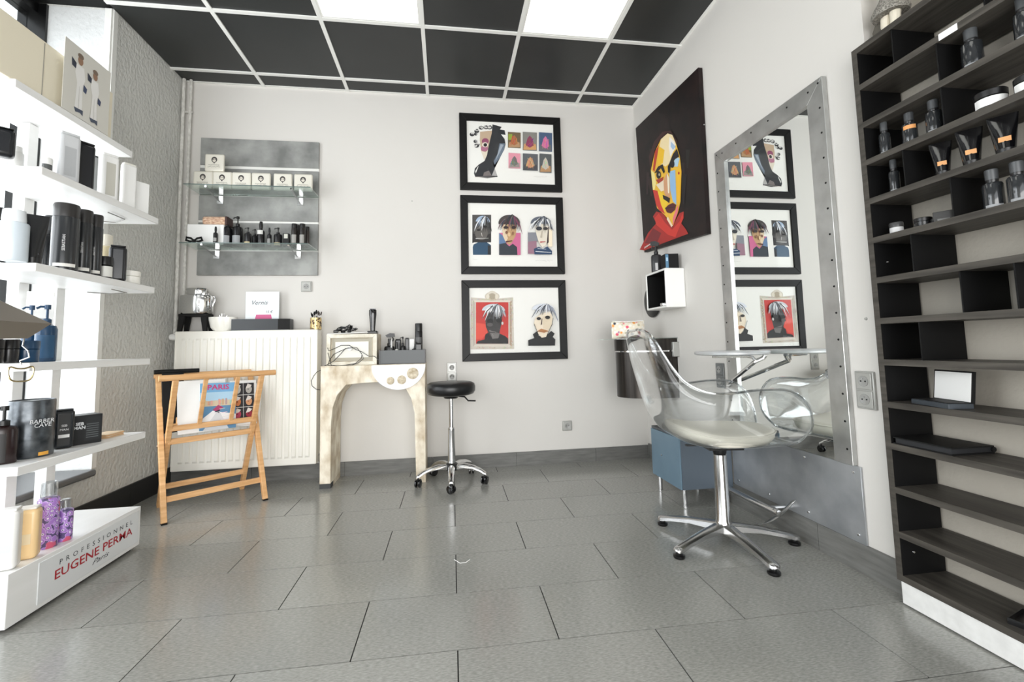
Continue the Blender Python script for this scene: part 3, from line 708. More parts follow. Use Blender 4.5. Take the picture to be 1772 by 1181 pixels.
B().box(-.134, -.002, -yh + w_ + .0005, yh - w_ - .0005, ch_ - w_ - .002, ch_ - w_ - .0005).build('lining', black_mt, t)
B().box(-.134, -.002, yh - w_ - .002, yh - w_ - .0005, w_ + .002, ch_ - w_ - .002).build('lining', black_mt, t)
B().box(-.134, -.002, -yh + w_ + .0005, -yh + w_ + .002, w_ + .002, ch_ - w_ - .002).build('lining', black_mt, t)
B().box(-.006, -.001, -yh + w_, yh - w_, w_, ch_ - w_).build('back_panel', black_mt, t)
tag(B().lathe([(0, 0), (.034, 0), (.036, .012), (.034, .02), (0, .02)], 20, c=(-.09, -.55, 1.1445)).build('tin', chrome), 'flat silver tin inside the white cube shelf', 'tin')
zc = 1.3905
p, h, w_ = place(1126, 1146, 405, zc, Y=-.47)
bottle('spray', 'black trigger spray bottle with white label on white cube shelf', 'bottle', (-.095, -.46, zc), .225, .072, body=M3((44, 44, 46)), lab=(196, 196, 196), lz=(.1, .5), d=.05)
t = thing('card_box', 'black card box with light blue side on white cube shelf', 'box', (-.066, -.59, zc), -.1)
B().box(-.045, .045, -.04, .04, 0, .10).build('carton', black_mt, t, bevel=.001, seg=1)
art('side_print', t, [rc(-.044, -.024, .004, .096, (88, 130, 160)), rc(-.040, -.028, .05, .075, (170, 200, 220))], y=-.0403)

# ------------------------------------------------------------------ pictures: helpers that read a crop's points onto a wall plane
def wallmap(ox, oy, sc, loc, Y=None, X=None):
    def f(p):
        q = at(ox + p[0] * sc, oy + p[1] * sc, Y=Y, X=X)
        return (q.x - loc[0], q.z - loc[2]) if Y is not None else (-(q.y - loc[1]), q.z - loc[2])
    return f
def mp(polys, f): return [([f(p) for p in pts], c) for pts, c in polys]
rng = random.Random(3)
def jit(c, d=14): return tuple(max(0, min(255, v + rng.randint(-d, d))) for v in c)
def hair(cx, cy, rx, ry, a0, a1, n, l0, l1, lean, cols, wd):
    """a mop of strokes that leave a crown and fall over the top of a head"""
    kx, ky = cx + rx * .25, cy - ry * .95; out = [([(cx + rx * .8 * math.cos(a0 + (a1 - a0) * i / 12), cy - ry * .95 * math.sin(a0 + (a1 - a0) * i / 12)) for i in range(13)], cols[1])]
    for i in range(n):
        a = a0 + (a1 - a0) * (i + .5) / n; ex, ey = cx + rx * math.cos(a), cy - ry * .55 * math.sin(a) + ry * .55
        f = rng.uniform(.0, .55); x, y = kx + (ex - kx) * f, ky + (ey - ky) * f - ry * .12 * math.sin(PI * f)
        l = rng.uniform(l0, l1); d = math.hypot(ex - kx, ey - ky) or 1; ux, uy = (ex - kx) / d, (ey - ky) / d + .35 * f + .15; d = math.hypot(ux, uy)
        mx_, my_ = x + ux / d * l * .55, y + uy / d * l * .55; c = rng.choice(cols); w0 = wd * rng.uniform(.6, 1.2)
        out.append(stroke((x, y), (mx_, my_), w0, c, w0)); out.append(stroke((mx_, my_), (mx_ + ux / d * l * .35, my_ + (uy / d + .4) * l * .45), w0, c, 2))
    return out
def picture(label, z0, inner, polys_px, ox, oy, sc):
    loc = (-1.0467, 0, z0); t = thing('framed_print', label, 'picture', loc, group='framed prints on the back wall')
    B().frame(-.4065, .4065, 0, .6163, .058, -.026, -.001).build('frame', noisy(mat('black_wood_frame', (12, 12, 12), .45, spec=.3), (4, 60, 60), (8, 8, 8), (18, 17, 17)), t, bevel=.002, seg=1)
    B().box(-.35, .35, -.012, -.002, .056, .561).build('backing', mat('passepartout', (240, 239, 234), .75), t)
    f = wallmap(ox, oy, sc, loc, Y=-.012)
    art('print', t, mp(polys_px, f), y=-.0122)
    B().box(-.35, .35, -.0165, -.0155, .056, .561).build('glass', clear('picture_glass', (254, 254, 254), lo=.0, hi=.05), t)
    return t
# print 1: split face in black veil, six small nudes
P1 = [([(320, 300), (495, 285), (470, 470), (400, 660), (375, 680), (335, 560), (318, 420)], (196, 172, 146)),
      ([(330, 560), (400, 580), (470, 480), (410, 650), (378, 684)], (226, 216, 198)),
      ell(392, 430, 48, 42, (150, 78, 108)), ell(380, 530, 50, 40, (176, 110, 136)), ell(388, 478, 42, 34, (226, 214, 204)), ell(392, 480, 24, 24, (22, 22, 24)),
      ([(490, 200), (615, 235), (590, 270), (655, 280), (668, 345), (605, 335), (655, 400), (668, 470), (650, 545), (600, 640), (520, 750), (500, 745), (490, 690), (520, 800), (560, 915), (420, 935), (255, 915), (238, 870), (250, 800), (300, 750), (380, 700), (415, 620), (440, 480), (480, 320)], (40, 42, 46)),
      ([(585, 460), (660, 460), (650, 545), (600, 640), (520, 750), (505, 700), (560, 600)], (104, 118, 134)), ([(600, 470), (640, 480), (560, 640), (530, 700)], (160, 170, 182)),
      ([(255, 840), (300, 760), (290, 800), (262, 870)], (230, 230, 226)), ([(375, 855), (440, 830), (480, 900), (360, 905)], (120, 112, 110)), ([(520, 800), (555, 905), (480, 900)], (176, 174, 172)), stroke((250, 918), (555, 918), 8, (200, 190, 180), 1)]
for (x, y, r_) in ((215, 330, 34), (270, 285, 34), (330, 250, 34), (395, 235, 34), (455, 235, 34), (270, 340, 26), (262, 430, 30), (265, 490, 34), (300, 470, 22)):
    for k in range(3): P1.append(ell(x + rng.randint(-10, 10), y + rng.randint(-10, 10), r_ * (1 - .28 * k), r_ * (.8 - .25 * k), ((44, 44, 46), (214, 212, 208), (88, 88, 90))[k], 9))
for (x0, x1, y0, y1, bgc, fig, low) in ((698, 872, 305, 528, (110, 92, 66), (170, 108, 66), (176, 140, 104)), (900, 1092, 305, 565, (132, 130, 124), (140, 62, 92), (204, 154, 102)), (1120, 1298, 312, 578, (72, 92, 122), (206, 116, 156), (104, 106, 108)),
                                        (706, 868, 592, 808, (222, 148, 164), (110, 108, 108), (150, 140, 136)), (900, 1104, 602, 840, (92, 94, 98), (196, 148, 110), (70, 70, 74)), (1126, 1290, 604, 868, (86, 90, 92), (190, 186, 178), (178, 138, 98))):
    P1.append(([(x0, y0), (x1, y0 + 12), (x1, y1), (x0, y1 - 8)], bgc)); w_ = x1 - x0; h_ = y1 - y0; cx_ = (x0 + x1) / 2
    if bgc == (110, 92, 66): P1.append(rc(x0 + 6, x0 + 60, y0 + 30, y0 + 110, (142, 160, 60)))
    P1.append(([(x0 + 8, y1 - 14), (x0 + 20, y1 - h_ * .36), (cx_, y1 - h_ * .44), (x1 - 14, y1 - h_ * .34), (x1 - 8, y1 - 14)], low))
    P1.append(([(cx_ - w_ * .3, y1 - h_ * .3), (cx_ - w_ * .16, y0 + h_ * .34), (cx_, y0 + h_ * .2), (cx_ + w_ * .16, y0 + h_ * .36), (cx_ + w_ * .28, y1 - h_ * .28), (cx_, y1 - h_ * .16)], fig))
    for k in range(7): P1.append(stroke((cx_ + rng.uniform(-.25, .25) * w_, y0 + h_ * rng.uniform(.25, .6)), (cx_ + rng.uniform(-.35, .35) * w_, y1 - h_ * rng.uniform(.1, .35)), 9, jit(fig, 40), 3))
for k in range(9): P1.append(stroke((1050 + k * 20, 918 + rng.randint(-5, 5)), (1066 + k * 20, 924 + rng.randint(-6, 6)), 2.5, (178, 176, 172), 2))
picture('top framed print: black and white split face beside six small colour sketches', 2.7308 - .6163, None, P1, 790, 190, .12704)
# print 2: three stylised heads
P2 = [rc(222, 488, 300, 690, (74, 72, 70)), ([(230, 560), (222, 700), (250, 690), (480, 690), (488, 560), (400, 600), (300, 590)], (40, 38, 38)), ell(350, 560, 90, 100, (96, 92, 88)),
      ([(240, 720), (300, 690), (430, 690), (486, 730), (486, 866), (232, 866), (228, 760)], (34, 72, 100)), ([(440, 730), (486, 740), (486, 866), (440, 866)], (30, 34, 40))]
P2 += hair(370, 420, 130, 110, .2, 2.9, 34, 60, 190, -.9, [(228, 230, 234), (170, 190, 214), (60, 60, 62), (36, 36, 38)], 14)
P2 += [ell(400, 470, 30, 16, (24, 24, 24)), ell(310, 520, 26, 14, (24, 24, 24)), stroke((270, 640), (450, 636), 10, (210, 210, 206), 4), stroke((350, 560), (360, 610), 12, (190, 186, 180), 6)]
P2 += [rc(598, 900, 560, 872, (200, 100, 142)), ([(598, 560), (680, 620), (700, 720), (598, 720)], (92, 120, 158)), ([(598, 720), (690, 700), (740, 750), (790, 712), (850, 760), (856, 872), (598, 872)], (40, 48, 58)),
       ([(640, 470), (700, 400), (800, 380), (850, 440), (830, 600), (780, 690), (740, 730), (690, 690), (650, 600)], (190, 154, 112)), ([(640, 470), (690, 430), (720, 640), (690, 690), (650, 600)], (222, 200, 170))]
P2 += hair(740, 420, 190, 120, -.2, 3.3, 50, 60, 230, -.55, [(40, 40, 42), (66, 60, 58), (110, 104, 100), (52, 60, 76), (120, 60, 84)], 15)
P2 += [ell(690, 490, 34, 20, (40, 26, 30)), ell(800, 490, 32, 22, (44, 26, 30)), ell(735, 590, 22, 30, (214, 182, 140)), stroke((690, 690), (780, 676), 22, (80, 26, 36), 10), ell(700, 560, 18, 22, (120, 80, 60)), ell(790, 570, 16, 24, (140, 100, 70))]
P2 += [rc(1000, 1120, 600, 860, (150, 112, 128)), ([(1000, 560), (1130, 560), (1160, 680), (1080, 680), (1000, 690)], (130, 132, 140)), ([(1090, 860), (1080, 790), (1150, 760), (1210, 790), (1270, 756), (1336, 820), (1336, 868), (1090, 868)], (40, 66, 98)), rc(1282, 1340, 520, 760, (240, 226, 200)),
       ([(1100, 480), (1200, 440), (1290, 480), (1280, 640), (1250, 740), (1200, 770), (1150, 700), (1120, 600)], (224, 216, 200)), ([(1280, 480), (1290, 480), (1290, 700), (1262, 720)], (60, 44, 44))]
P2 += hair(1180, 430, 180, 100, -.1, 3.2, 42, 50, 200, -.6, [(52, 56, 64), (90, 96, 108), (226, 228, 230), (36, 38, 42), (150, 156, 166)], 15)
P2 += [ell(1150, 510, 42, 28, (40, 44, 52)), ell(1240, 510, 34, 22, (58, 54, 54)), ell(1245, 510, 12, 10, (20, 20, 20)), stroke((1195, 540), (1180, 640), 14, (186, 176, 160), 24), stroke((1165, 700), (1240, 694), 16, (170, 44, 54), 8), stroke((1100, 830), (1320, 846), 10, (210, 214, 222), 6), stroke((1130, 790), (1250, 800), 8, (200, 206, 216), 6)]
for k in range(11): P2.append(stroke((1100 + k * 22, 956 + rng.randint(-6, 6)), (1120 + k * 22, 962 + rng.randint(-8, 8)), 2.5, (172, 170, 166), 2))
for k in range(5): P2.append(stroke((225 + k * 14, 940 + rng.randint(-6, 6)), (235 + k * 14, 946), 2.5, (172, 170, 166), 2))
picture('middle framed print: three stylised heads with shaggy hair side by side', 2.0694 - .6163, None, P2, 790, 335, .1228)
# print 3: dark head on red in an ornate border, pale head at right
P3 = [([(195, 275), (385, 290), (590, 290), (770, 272), (785, 980), (190, 985)], (204, 196, 184)), rc(225, 250, 320, 940, (182, 172, 160)), rc(724, 752, 320, 940, (172, 150, 130)), rc(240, 735, 318, 336, (222, 214, 200)), rc(240, 735, 925, 945, (214, 206, 194)),
      ell(485, 262, 100, 62, (200, 190, 174)), ell(485, 225, 58, 38, (214, 206, 192)), ell(485, 262, 50, 44, (172, 160, 140)), ell(425, 265, 24, 34, (222, 214, 198)), ell(548, 265, 24, 34, (222, 214, 198)),
      rc(264, 706, 342, 908, (196, 52, 46)), ([(264, 620), (400, 640), (420, 760), (350, 840), (264, 850)], (218, 76, 60)),
      ([(268, 906), (290, 870), (380, 850), (392, 780), (440, 750), (590, 770), (660, 800), (704, 840), (704, 908)], (28, 28, 30)),
      ([(390, 560), (430, 480), (560, 440), (620, 520), (610, 640), (585, 760), (560, 830), (490, 845), (450, 790), (400, 680)], (58, 56, 56)), ([(440, 720), (590, 760), (570, 830), (490, 840)], (112, 108, 106)), ell(550, 500, 56, 44, (120, 118, 116))]
for k in range(60): a = rng.random(); P3.append(ell(200 + rng.choice((rng.uniform(0, 30), rng.uniform(535, 570))), 300 + 660 * a, 7, 9, jit((190, 178, 162), 26), 6))
for k in range(40): P3.append(ell(210 + 560 * rng.random(), rng.choice((300, 308, 955, 966)) + rng.randint(-6, 6), 9, 6, jit((190, 178, 162), 26), 6))
P3 += hair(500, 470, 200, 110, .1, 3.0, 46, 70, 210, -.95, [(232, 232, 234), (198, 202, 208), (70, 70, 74), (240, 240, 240), (120, 124, 130)], 15)
P3 += [ell(455, 600, 44, 30, (22, 22, 22)), ell(575, 590, 40, 26, (26, 26, 26)), ell(450, 650, 40, 26, (84, 80, 80)), stroke((450, 752), (590, 760), 8, (20, 20, 20), 4), ell(620, 630, 14, 22, (200, 196, 192))]
P3 += [([(970, 935), (968, 860), (1050, 830), (1030, 780), (1090, 735), (1110, 800), (1180, 830), (1230, 780), (1280, 735), (1326, 770), (1300, 815), (1335, 850), (1330, 932)], (26, 26, 28)),
       ([(1045, 640), (1060, 560), (1160, 490), (1270, 470), (1300, 560), (1280, 660), (1240, 740), (1210, 815), (1150, 826), (1100, 770)], (232, 218, 196)), ([(1160, 540), (1280, 520), (1290, 640), (1250, 720), (1170, 700)], (222, 206, 180))]
P3 += hair(1170, 450, 190, 90, .0, 3.1, 40, 60, 220, -.85, [(176, 182, 196), (214, 218, 226), (60, 62, 68), (226, 228, 232), (132, 138, 152)], 14)
P3 += [ell(1108, 568, 30, 20, (30, 28, 28)), ell(1226, 552, 34, 24, (30, 28, 28)), stroke((1152, 570), (1142, 650), 8, (90, 76, 70), 18), ([(1085, 740), (1140, 705), (1180, 716), (1240, 735), (1180, 760)], (176, 120, 74)), stroke((1090, 742), (1235, 742), 5, (110, 70, 50), 3)]
for a, c_ in (((1045, 640), (1105, 790)), ((1290, 640), (1210, 810)), ((1300, 560), (1290, 640))): P3.append(stroke(a, c_, 7, (40, 38, 38), 4))
picture('bottom framed print: dark head on red in ornate border beside a pale head', 1.4046 - .6163, None, P3, 790, 480, .12704)

# ------------------------------------------------------------------ portrait canvas on the right wall
loc = (0, -.55, 1.54)
t = thing('portrait_painting', 'large dark portrait painting of a yellow and white face with red scarf', 'painting', loc)
f = wallmap(1090, 110, .2879, loc, X=-.03)
cor = [wallmap(0, 0, 1, loc, X=-.03)(p) for p in ((1115, 437), (1223, 405), (1208, 117), (1100, 222))]
Mw = RZ(-PI / 2)
canvas_m = noisy(mat('painted_canvas_edge', (20, 17, 18), .5, spec=.3), (9, 9, 9), (12, 11, 12), (36, 23, 22))
B().hexa([(x, -.003, z) for x, z in (cor[0], cor[1])] + [(x, -.03, z) for x, z in (cor[1], cor[0])], [(x, -.003, z) for x, z in (cor[3], cor[2])] + [(x, -.03, z) for x, z in (cor[2], cor[3])]).xf(Mw).build('canvas', canvas_m, t, smooth=False)
PP = [([(60, 1120), (110, 1020), (160, 960), (140, 920), (160, 890), (200, 900), (255, 985), (300, 900), (325, 890), (325, 930), (310, 960), (340, 1000), (352, 1024), (250, 1062), (90, 1124)], (168, 40, 36)),
      ([(150, 930), (175, 900), (215, 960), (255, 1000), (300, 950), (318, 900), (322, 930), (275, 1045), (230, 1030), (160, 970)], (206, 54, 44)), ([(90, 1080), (140, 990), (190, 1020), (160, 1090)], (120, 30, 36)),
      ([(228, 420), (188, 455), (152, 530), (128, 640), (140, 760), (165, 870), (205, 905), (250, 960), (262, 975), (290, 900), (306, 830), (312, 650), (302, 560), (282, 490), (258, 430)], (240, 190, 60)),
      ([(228, 420), (188, 455), (176, 520), (180, 600), (215, 620), (240, 600), (270, 500), (280, 490), (258, 430)], (246, 226, 178)), ([(240, 440), (270, 470), (276, 510), (244, 560), (236, 500)], (246, 240, 232)),
      ([(152, 530), (176, 490), (166, 560), (150, 650), (140, 640)], (190, 60, 40)), ([(128, 640), (150, 660), (160, 720), (150, 760), (140, 760)], (248, 232, 150)), ([(180, 500), (210, 520), (200, 600), (170, 610), (172, 540)], (246, 196, 40)),
      ([(140, 760), (168, 765), (200, 830), (215, 905), (180, 885), (160, 850)], (206, 60, 48)), ([(168, 765), (195, 775), (230, 830), (212, 900), (190, 850)], (244, 206, 48)), ([(160, 730), (205, 700), (215, 760), (190, 770)], (242, 226, 200)),
      ([(240, 650), (275, 640), (280, 760), (282, 850), (262, 830), (245, 760)], (150, 190, 226)), ([(250, 470), (278, 500), (262, 520), (248, 500)], (168, 196, 226)), ([(275, 560), (302, 570), (290, 620), (262, 620)], (180, 210, 230)),
      ([(285, 640), (310, 620), (306, 800), (292, 850), (282, 760)], (246, 190, 40)), ([(205, 700), (225, 660), (240, 700), (246, 800), (225, 810), (208, 770)], (214, 160, 120)), ([(226, 660), (240, 690), (240, 780), (232, 780)], (246, 236, 210)),
      ([(240, 600), (262, 545), (286, 512), (300, 560), (276, 575), (250, 610), (244, 660), (232, 655), (230, 620)], (28, 22, 26)), ell(258, 604, 14, 24, (24, 20, 24), 12), ([(150, 660), (172, 620), (200, 606), (214, 650), (206, 662), (190, 630), (165, 655)], (26, 20, 24)), ell(176, 670, 14, 24, (34, 30, 30), 12), ell(180, 668, 5, 9, (180, 180, 150), 8),
      ([(160, 700), (190, 690), (205, 680), (200, 705), (175, 722)], (176, 60, 44)), ([(200, 790), (225, 800), (245, 810), (240, 840), (228, 830), (205, 815)], (30, 22, 26)), ([(215, 870), (236, 850), (262, 838), (282, 850), (276, 880), (250, 902), (226, 895)], (84, 28, 34)), stroke((216, 872), (280, 862), 7, (40, 16, 22), 3),
      ([(232, 920), (262, 975), (254, 985), (225, 935)], (244, 220, 190)), ([(262, 975), (290, 900), (296, 850), (284, 870), (262, 930)], (234, 120, 130)), ell(298, 660, 5, 9, (190, 50, 40), 8),
      ([(128, 640), (118, 560), (150, 470), (200, 410), (250, 405), (290, 470), (284, 480), (256, 424), (228, 416), (188, 452), (152, 525)], (58, 26, 26))]
for k in range(26): x = 70 + rng.random() * 330; y = 500 + rng.random() * 420; PP.insert(0, stroke((x, y), (x + rng.uniform(-8, 8), y + rng.uniform(60, 200)), rng.uniform(14, 40), jit(rng.choice([(30, 19, 19), (40, 23, 22), (19, 16, 18)]), 4), 8)) if 60 < x < 380 and y < 700 else None
for k in range(5): PP.append(stroke((92 + k * 8, 1112 - k * 5), (98 + k * 8, 1100 - k * 5), 4, (230, 220, 214), 3))
PP = [q for q in PP if all(p[0] > 40 for p in q[0])]
art('painted_face', t, mp(PP, f), y=-.0302, M_=Mw)
for v in ((420, 390), (458, 930)):
    q = at(1090 + v[0] * .2879, 110 + v[1] * .2879, X=-.016); B().lathe([(0, 0), (.005, 0), (.004, .003), (0, .004)], 8).xf(T((-.016, -.972 - loc[1] if v[1] > 500 else -.99 - loc[1], q.z - loc[2])) @ RX(PI / 2)).build('tack', chrome, t)

# ------------------------------------------------------------------ slat board with two glass shelves
t = thing('slat_board', 'grey concrete-look slat board with metal rails on back wall', 'board', (-2.901, 0, 1.443))
for (z0, z1) in ((0, .172), (.184, .38), (.396, .572), (.584, .778), (.80, 1.002)):
    B().box(-.405, .405, -.022, -.001, z0, z1).build('slat', concrete, t, bevel=.0008, seg=1)
for (z0, z1) in ((.172, .184), (.38, .396), (.572, .584), (.778, .80)):
    B().box(-.405, .405, -.016, -.001, z0, z1).build('rail', white_metal if z0 in (.38, .778) else grey_pl, t)
def glass_shelf(label, xa, xb, z, yf=-.235):
    t = thing('glass_shelf', label, 'shelf', ((xa + xb) / 2, 0, z), group=None); hw = (xb - xa) / 2
    B().box(-hw, hw, yf, -.024, 0, .006).build('glass_pane', glass_m, t, smooth=False)
    B().box(-hw, hw, yf - .0006, yf, .0, .006).build('glass_edge', mat('glass_edge_green', (96, 112, 108), .15), t)
    for x in (-.27 * hw / .4, .27 * hw / .4 + .0):
        b = B().prism([(-.024, -.05), (-.024, -.001), (yf + .01, -.001), (yf + .01, -.012)], x - .006, x + .006, 'x'); b.build('bracket', chrome, t, smooth=False)
        B().box(x - .02, x + .02, -.028, -.0225, -.062, -.004).build('bracket_plate', alu, t)
    return t
glass_shelf('upper glass shelf on the slat board, holding square tins', -3.295, -2.49, 2.02)
glass_shelf('lower glass shelf on the slat board, holding black bottles', -3.31, -2.5, 1.623)
# square printed tins
tin_m = mat('cream_tin', (228, 224, 212), .35, .2); z1 = 2.0265
def tin(label, u0, u1, vt, z, Y=-.135, lean=.0):
    p, h, w_ = place(u0, u1, vt, z, Y=Y)
    t = thing('square_tin', label, 'tin', (p.x, Y, z), 0, 'square tins on the upper glass shelf'); s = .124
    B().box(-s / 2, s / 2, -.011, .011, 0, s).build('tin', tin_m, t, bevel=.009, seg=3)
    pr_ = [ell(0, .082, .019, .021, (60, 56, 54), 14), ell(0, .078, .012, .013, (214, 208, 196), 10), ell(-.006, .081, .004, .003, (40, 38, 36), 8), ell(.006, .081, .004, .003, (40, 38, 36), 8), ([(-.006, .062), (.006, .062), (0, .052)], (60, 56, 54))]
    for k in range(9): pr_.append(rc(-.036 + k * .008, -.031 + k * .008, .042, .0455, (112, 106, 98)))
    for k in range(10): pr_.append(stroke((-.04 + k * .008, .03 + rng.uniform(-.003, .003)), (-.034 + k * .008, .034 + rng.uniform(-.006, .006)), .0022, (80, 74, 68), .0015))
    art('label_print', t, pr_, y=-.0112); return t
L7 = ['leftmost square tin in bottom row on upper glass shelf, half off the slat board', 'second square tin from the left in the bottom row on upper glass shelf', 'third square tin from the left in the bottom row on upper glass shelf', 'fourth square tin from the left in the bottom row on upper glass shelf', 'second square tin from the right on upper glass shelf', 'rightmost square tin on upper glass shelf above the right bracket']
for lb, a in zip(L7, ((336, 369), (369.5, 402), (403, 434.5), (437, 468.5), (475, 505.5), (510.5, 540.5))): tin(lb, a[0], a[1], 300, z1)
tin('square tin balanced on top of two others on upper glass shelf', 356, 389, 271, z1 + .1245)
# bottles on the lower glass shelf
z2 = 1.6295
t = thing('white_carton', 'plain white carton at left end of lower glass shelf', 'box', (-3.185, -.115, z2), 0)
B().box(-.115, .115, -.05, .05, 0, .14).build('carton', paper, t, bevel=.002, seg=1)
t = thing('towel_roll', 'pale salmon wrapped towel pack lying on the white carton', 'towel', (-3.13, -.115, z2 + .1405), 0)
B().box(-.085, .075, -.045, .045, 0, .06).build('towels', noisy(mat('salmon_towel', (208, 176, 152), .9), (50, 50, 160), (176, 128, 108), (226, 198, 170), lo=.35, hi=.6), t, bevel=.018, seg=3)
B().box(.06, .0765, -.046, .046, .0, .061).build('dark_band', mat('brown_band', (70, 48, 44), .6), t, bevel=.006)
t = thing('ribbon_bow', 'black ribbon bow lying at front of lower glass shelf', 'ribbon', (-3.228, -.215, z2 + .001), 0)
for s_ in (-1, 1): B().tube([(0, 0, .014), (s_ * .02, 0, .03), (s_ * .045, -.003, .034), (s_ * .05, 0, .018), (s_ * .03, .004, .009), (0, 0, .012)], [.004, .007, .008, .008, .007, .004], 8).build('loop', black_mt, t)
B().lathe([(0, 0), (.009, .002), (.011, .012), (.007, .022), (0, .024)], 10).build('knot', black_mt, t)
def lput(kind, label, u0, u1, vt, Y=-.13, **k):
    p, h, w_ = place(u0, u1, vt, z2, Y=Y); p.y = Y
    return bottle(kind, label, k.pop('cat', 'bottle'), p, h, w_, rz=k.pop('rz', 0), **k)
cr_ = (206, 190, 150)
lput('small', 'slim black dropper bottle in front of the white carton', 370, 377, 392.5, Y=-.19, lab=(150, 150, 148), lz=(.2, .5))
lput('pump', 'tall black bottle with gold neck label, left of the two largest on glass shelf', 385, 402, 376, lab=(150, 152, 154), lz=(.1, .5), cap=(14, 14, 15))
lput('pump', 'tall black bottle with gold neck label, right of the two largest on glass shelf', 404, 420, 375, lab=(150, 152, 154), lz=(.1, .5))
lput('pump', 'black pump bottle with cream base label right of the two large bottles', 424, 435, 394, Y=-.18, lab=cr_, lz=(.02, .2))
lput('pump', 'plain black pump bottle tucked behind the third and fifth bottles on glass shelf', 437, 446, 397, Y=-.1)
lput('small', 'black spray bottle with white collar at middle of lower glass shelf', 446, 458, 384, lab=(214, 214, 210), lz=(.7, .95))
lput('small', 'thin black bottle with clear cap on lower glass shelf', 463, 470, 394.5, lab=(140, 140, 138))
lput('pump', 'black pump bottle with curved nozzle and cream base label on glass shelf', 475, 488, 394.5, lab=cr_, lz=(.02, .25))
lput('box', 'small square black carton with pale corner on lower glass shelf', 491, 501, 405, cat='box', d=.03, lab=(200, 200, 190), lz=(.6, .95))
lput('aerosol', 'black can with white bands, front left of the four at the right end', 505, 515, 388, Y=-.16, lab=(150, 148, 144), body=(34, 30, 28))
lput('aerosol', 'dark can standing behind the front left can at the right end of glass shelf', 512, 519, 390, Y=-.09, body=(34, 30, 28))
lput('aerosol', 'black can with white bands, front right of the four at the right end', 519, 528.5, 388, Y=-.16, lab=(150, 148, 144), body=(34, 30, 28))
lput('aerosol', 'dark can at the far right end of lower glass shelf', 528.5, 535.5, 393, Y=-.1, body=(46, 38, 34))

# ------------------------------------------------------------------ radiator, pipes
t = thing('radiator', 'wide white fluted panel radiator on the back wall', 'radiator', (-2.912, 0, .128))
rad_m = mat('radiator_enamel', (238, 236, 228), .35); hw = .447; hh = .91; yf = -.138
b = B(); nfl = 19; xs = []
for k in range(nfl):
    c = -hw + .03 + (k + .5) * (2 * hw - .06) / nfl; s = (2 * hw - .06) / nfl
    xs += [(c - s * .5, 0), (c - s * .34, 0), (c - s * .24, 1), (c + s * .24, 1), (c + s * .34, 0)]
xs = [(-hw, 0)] + xs + [(hw, 0)]; zs = [(0, 0), (.045, 0), (.058, 1), (hh - .058, 1), (hh - .045, 0), (hh, 0)]
gr = [[b.bm.verts.new((x, yf - .007 * fx * fz, z)) for x, fx in xs] for z, fz in zs]
for p, q in zip(gr, gr[1:]):
    for i in range(len(xs) - 1): b.bm.faces.new((p[i], p[i + 1], q[i + 1], q[i]))
b.build('front_panel', rad_m, t, angle=20)
b = B().box(-hw, hw, yf, yf + .012, -.001, .001); b.build('bottom_edge', rad_m, t)
for s_ in (-1, 1): B().box(s_ * hw - .006, s_ * hw + .006, yf - .002, -.03, 0, hh + .004).build('side_cover', rad_m, t, bevel=.003)
B().box(-hw, hw, yf - .003, -.03, hh, hh + .005).build('top_grille', rad_m, t, bevel=.002)
b = B()
for k in range(26): x = -hw + .03 + k * .0335; b.box(x, x + .026, yf + .03, -.045, hh + .005, hh + .0055)
o = b.build('grille_slots', M3((90, 90, 88)), t); o['kind'] = 'stuff'
B().box(-hw + .02, hw - .02, -.032, -.022, .02, hh - .02).build('rear_panel', rad_m, t)
for x in (-.3, .3): B().box(x - .02, x + .02, -.03, -.001, .1, hh - .1).build('wall_bracket', rad_m, t)
B().lathe([(0, 0), (.017, 0), (.021, .006), (.023, .05), (.02, .062), (0, .064)], 18).xf(T((-hw - .006, -.075, hh - .03)) @ RY(-PI / 2)).build('valve_knob', white_pl, t)
B().tube([(hw + .006, -.085, .05), (hw + .02, -.085, .05), (hw + .02, -.085, -.0), (hw + .02, -.01, -.03)], .009, 8).build('pipe_elbow', alu, t)
pipe_m = noisy(mat('painted_pipe', (214, 212, 206), .6), (60, 60, 30), (186, 184, 178), (224, 222, 216), bump=.5, dist=.003)
t = thing('heating_pipe', 'pair of white heating pipes running down the left corner', 'pipe', (-3.405, -.04, 0), group=None)
B().tube([(-.015, 0, 1.06), (-.015, 0, H)], .011, 10).build('pipe', pipe_m, t)
B().tube([(.027, .008, 1.09), (.027, .008, H)], .010, 10).build('pipe', pipe_m, t)
for z in (2.62, 1.13): B().box(-.032, .042, .004, .016, z, z + .014).build('pipe_clip', pipe_m, t, bevel=.002)
B().tube([(-.015, 0, 1.065), (-.015, -.01, 1.04), (.0, -.03, 1.035), (.03, -.035, 1.03)], .009, 8).build('pipe_bend', pipe_m, t)

# things on the radiator
zr = 1.0435
def rput(u0, u1, vt, z=zr, Y=-.085): p, h, w_ = place(u0, u1, vt, z, Y=Y); p.y = Y; return p, h, w_
p, h, w_ = rput(316, 363, 544)
t = thing('tripod_stand', 'black flared stand carrying the steel pot on the radiator', 'stand', (p.x, -.085, zr)); q = w_ / 2
B().box(-q * .96, q * .96, -.045, .045, h - .018, h).build('top_ring', black_mt, t, bevel=.002)
for sx_ in (-1, 1):
    for sy_ in (-1, 1):
        B().hexa([(sx_ * (q - .002), sy_ * .048, 0), (sx_ * (q - .026), sy_ * .048, 0), (sx_ * (q - .026), sy_ * .03, 0), (sx_ * (q - .002), sy_ * .03, 0)], [(sx_ * (q - .006), sy_ * .044, h - .01), (sx_ * (q - .045), sy_ * .044, h - .01), (sx_ * (q - .045), sy_ * .028, h - .01), (sx_ * (q - .006), sy_ * .028, h - .01)]).build('leg', black_mt, t)
zs_ = zr + h + .0006; xp = p.x
p, h, w_ = rput(313, 369, 499.6, zs_)
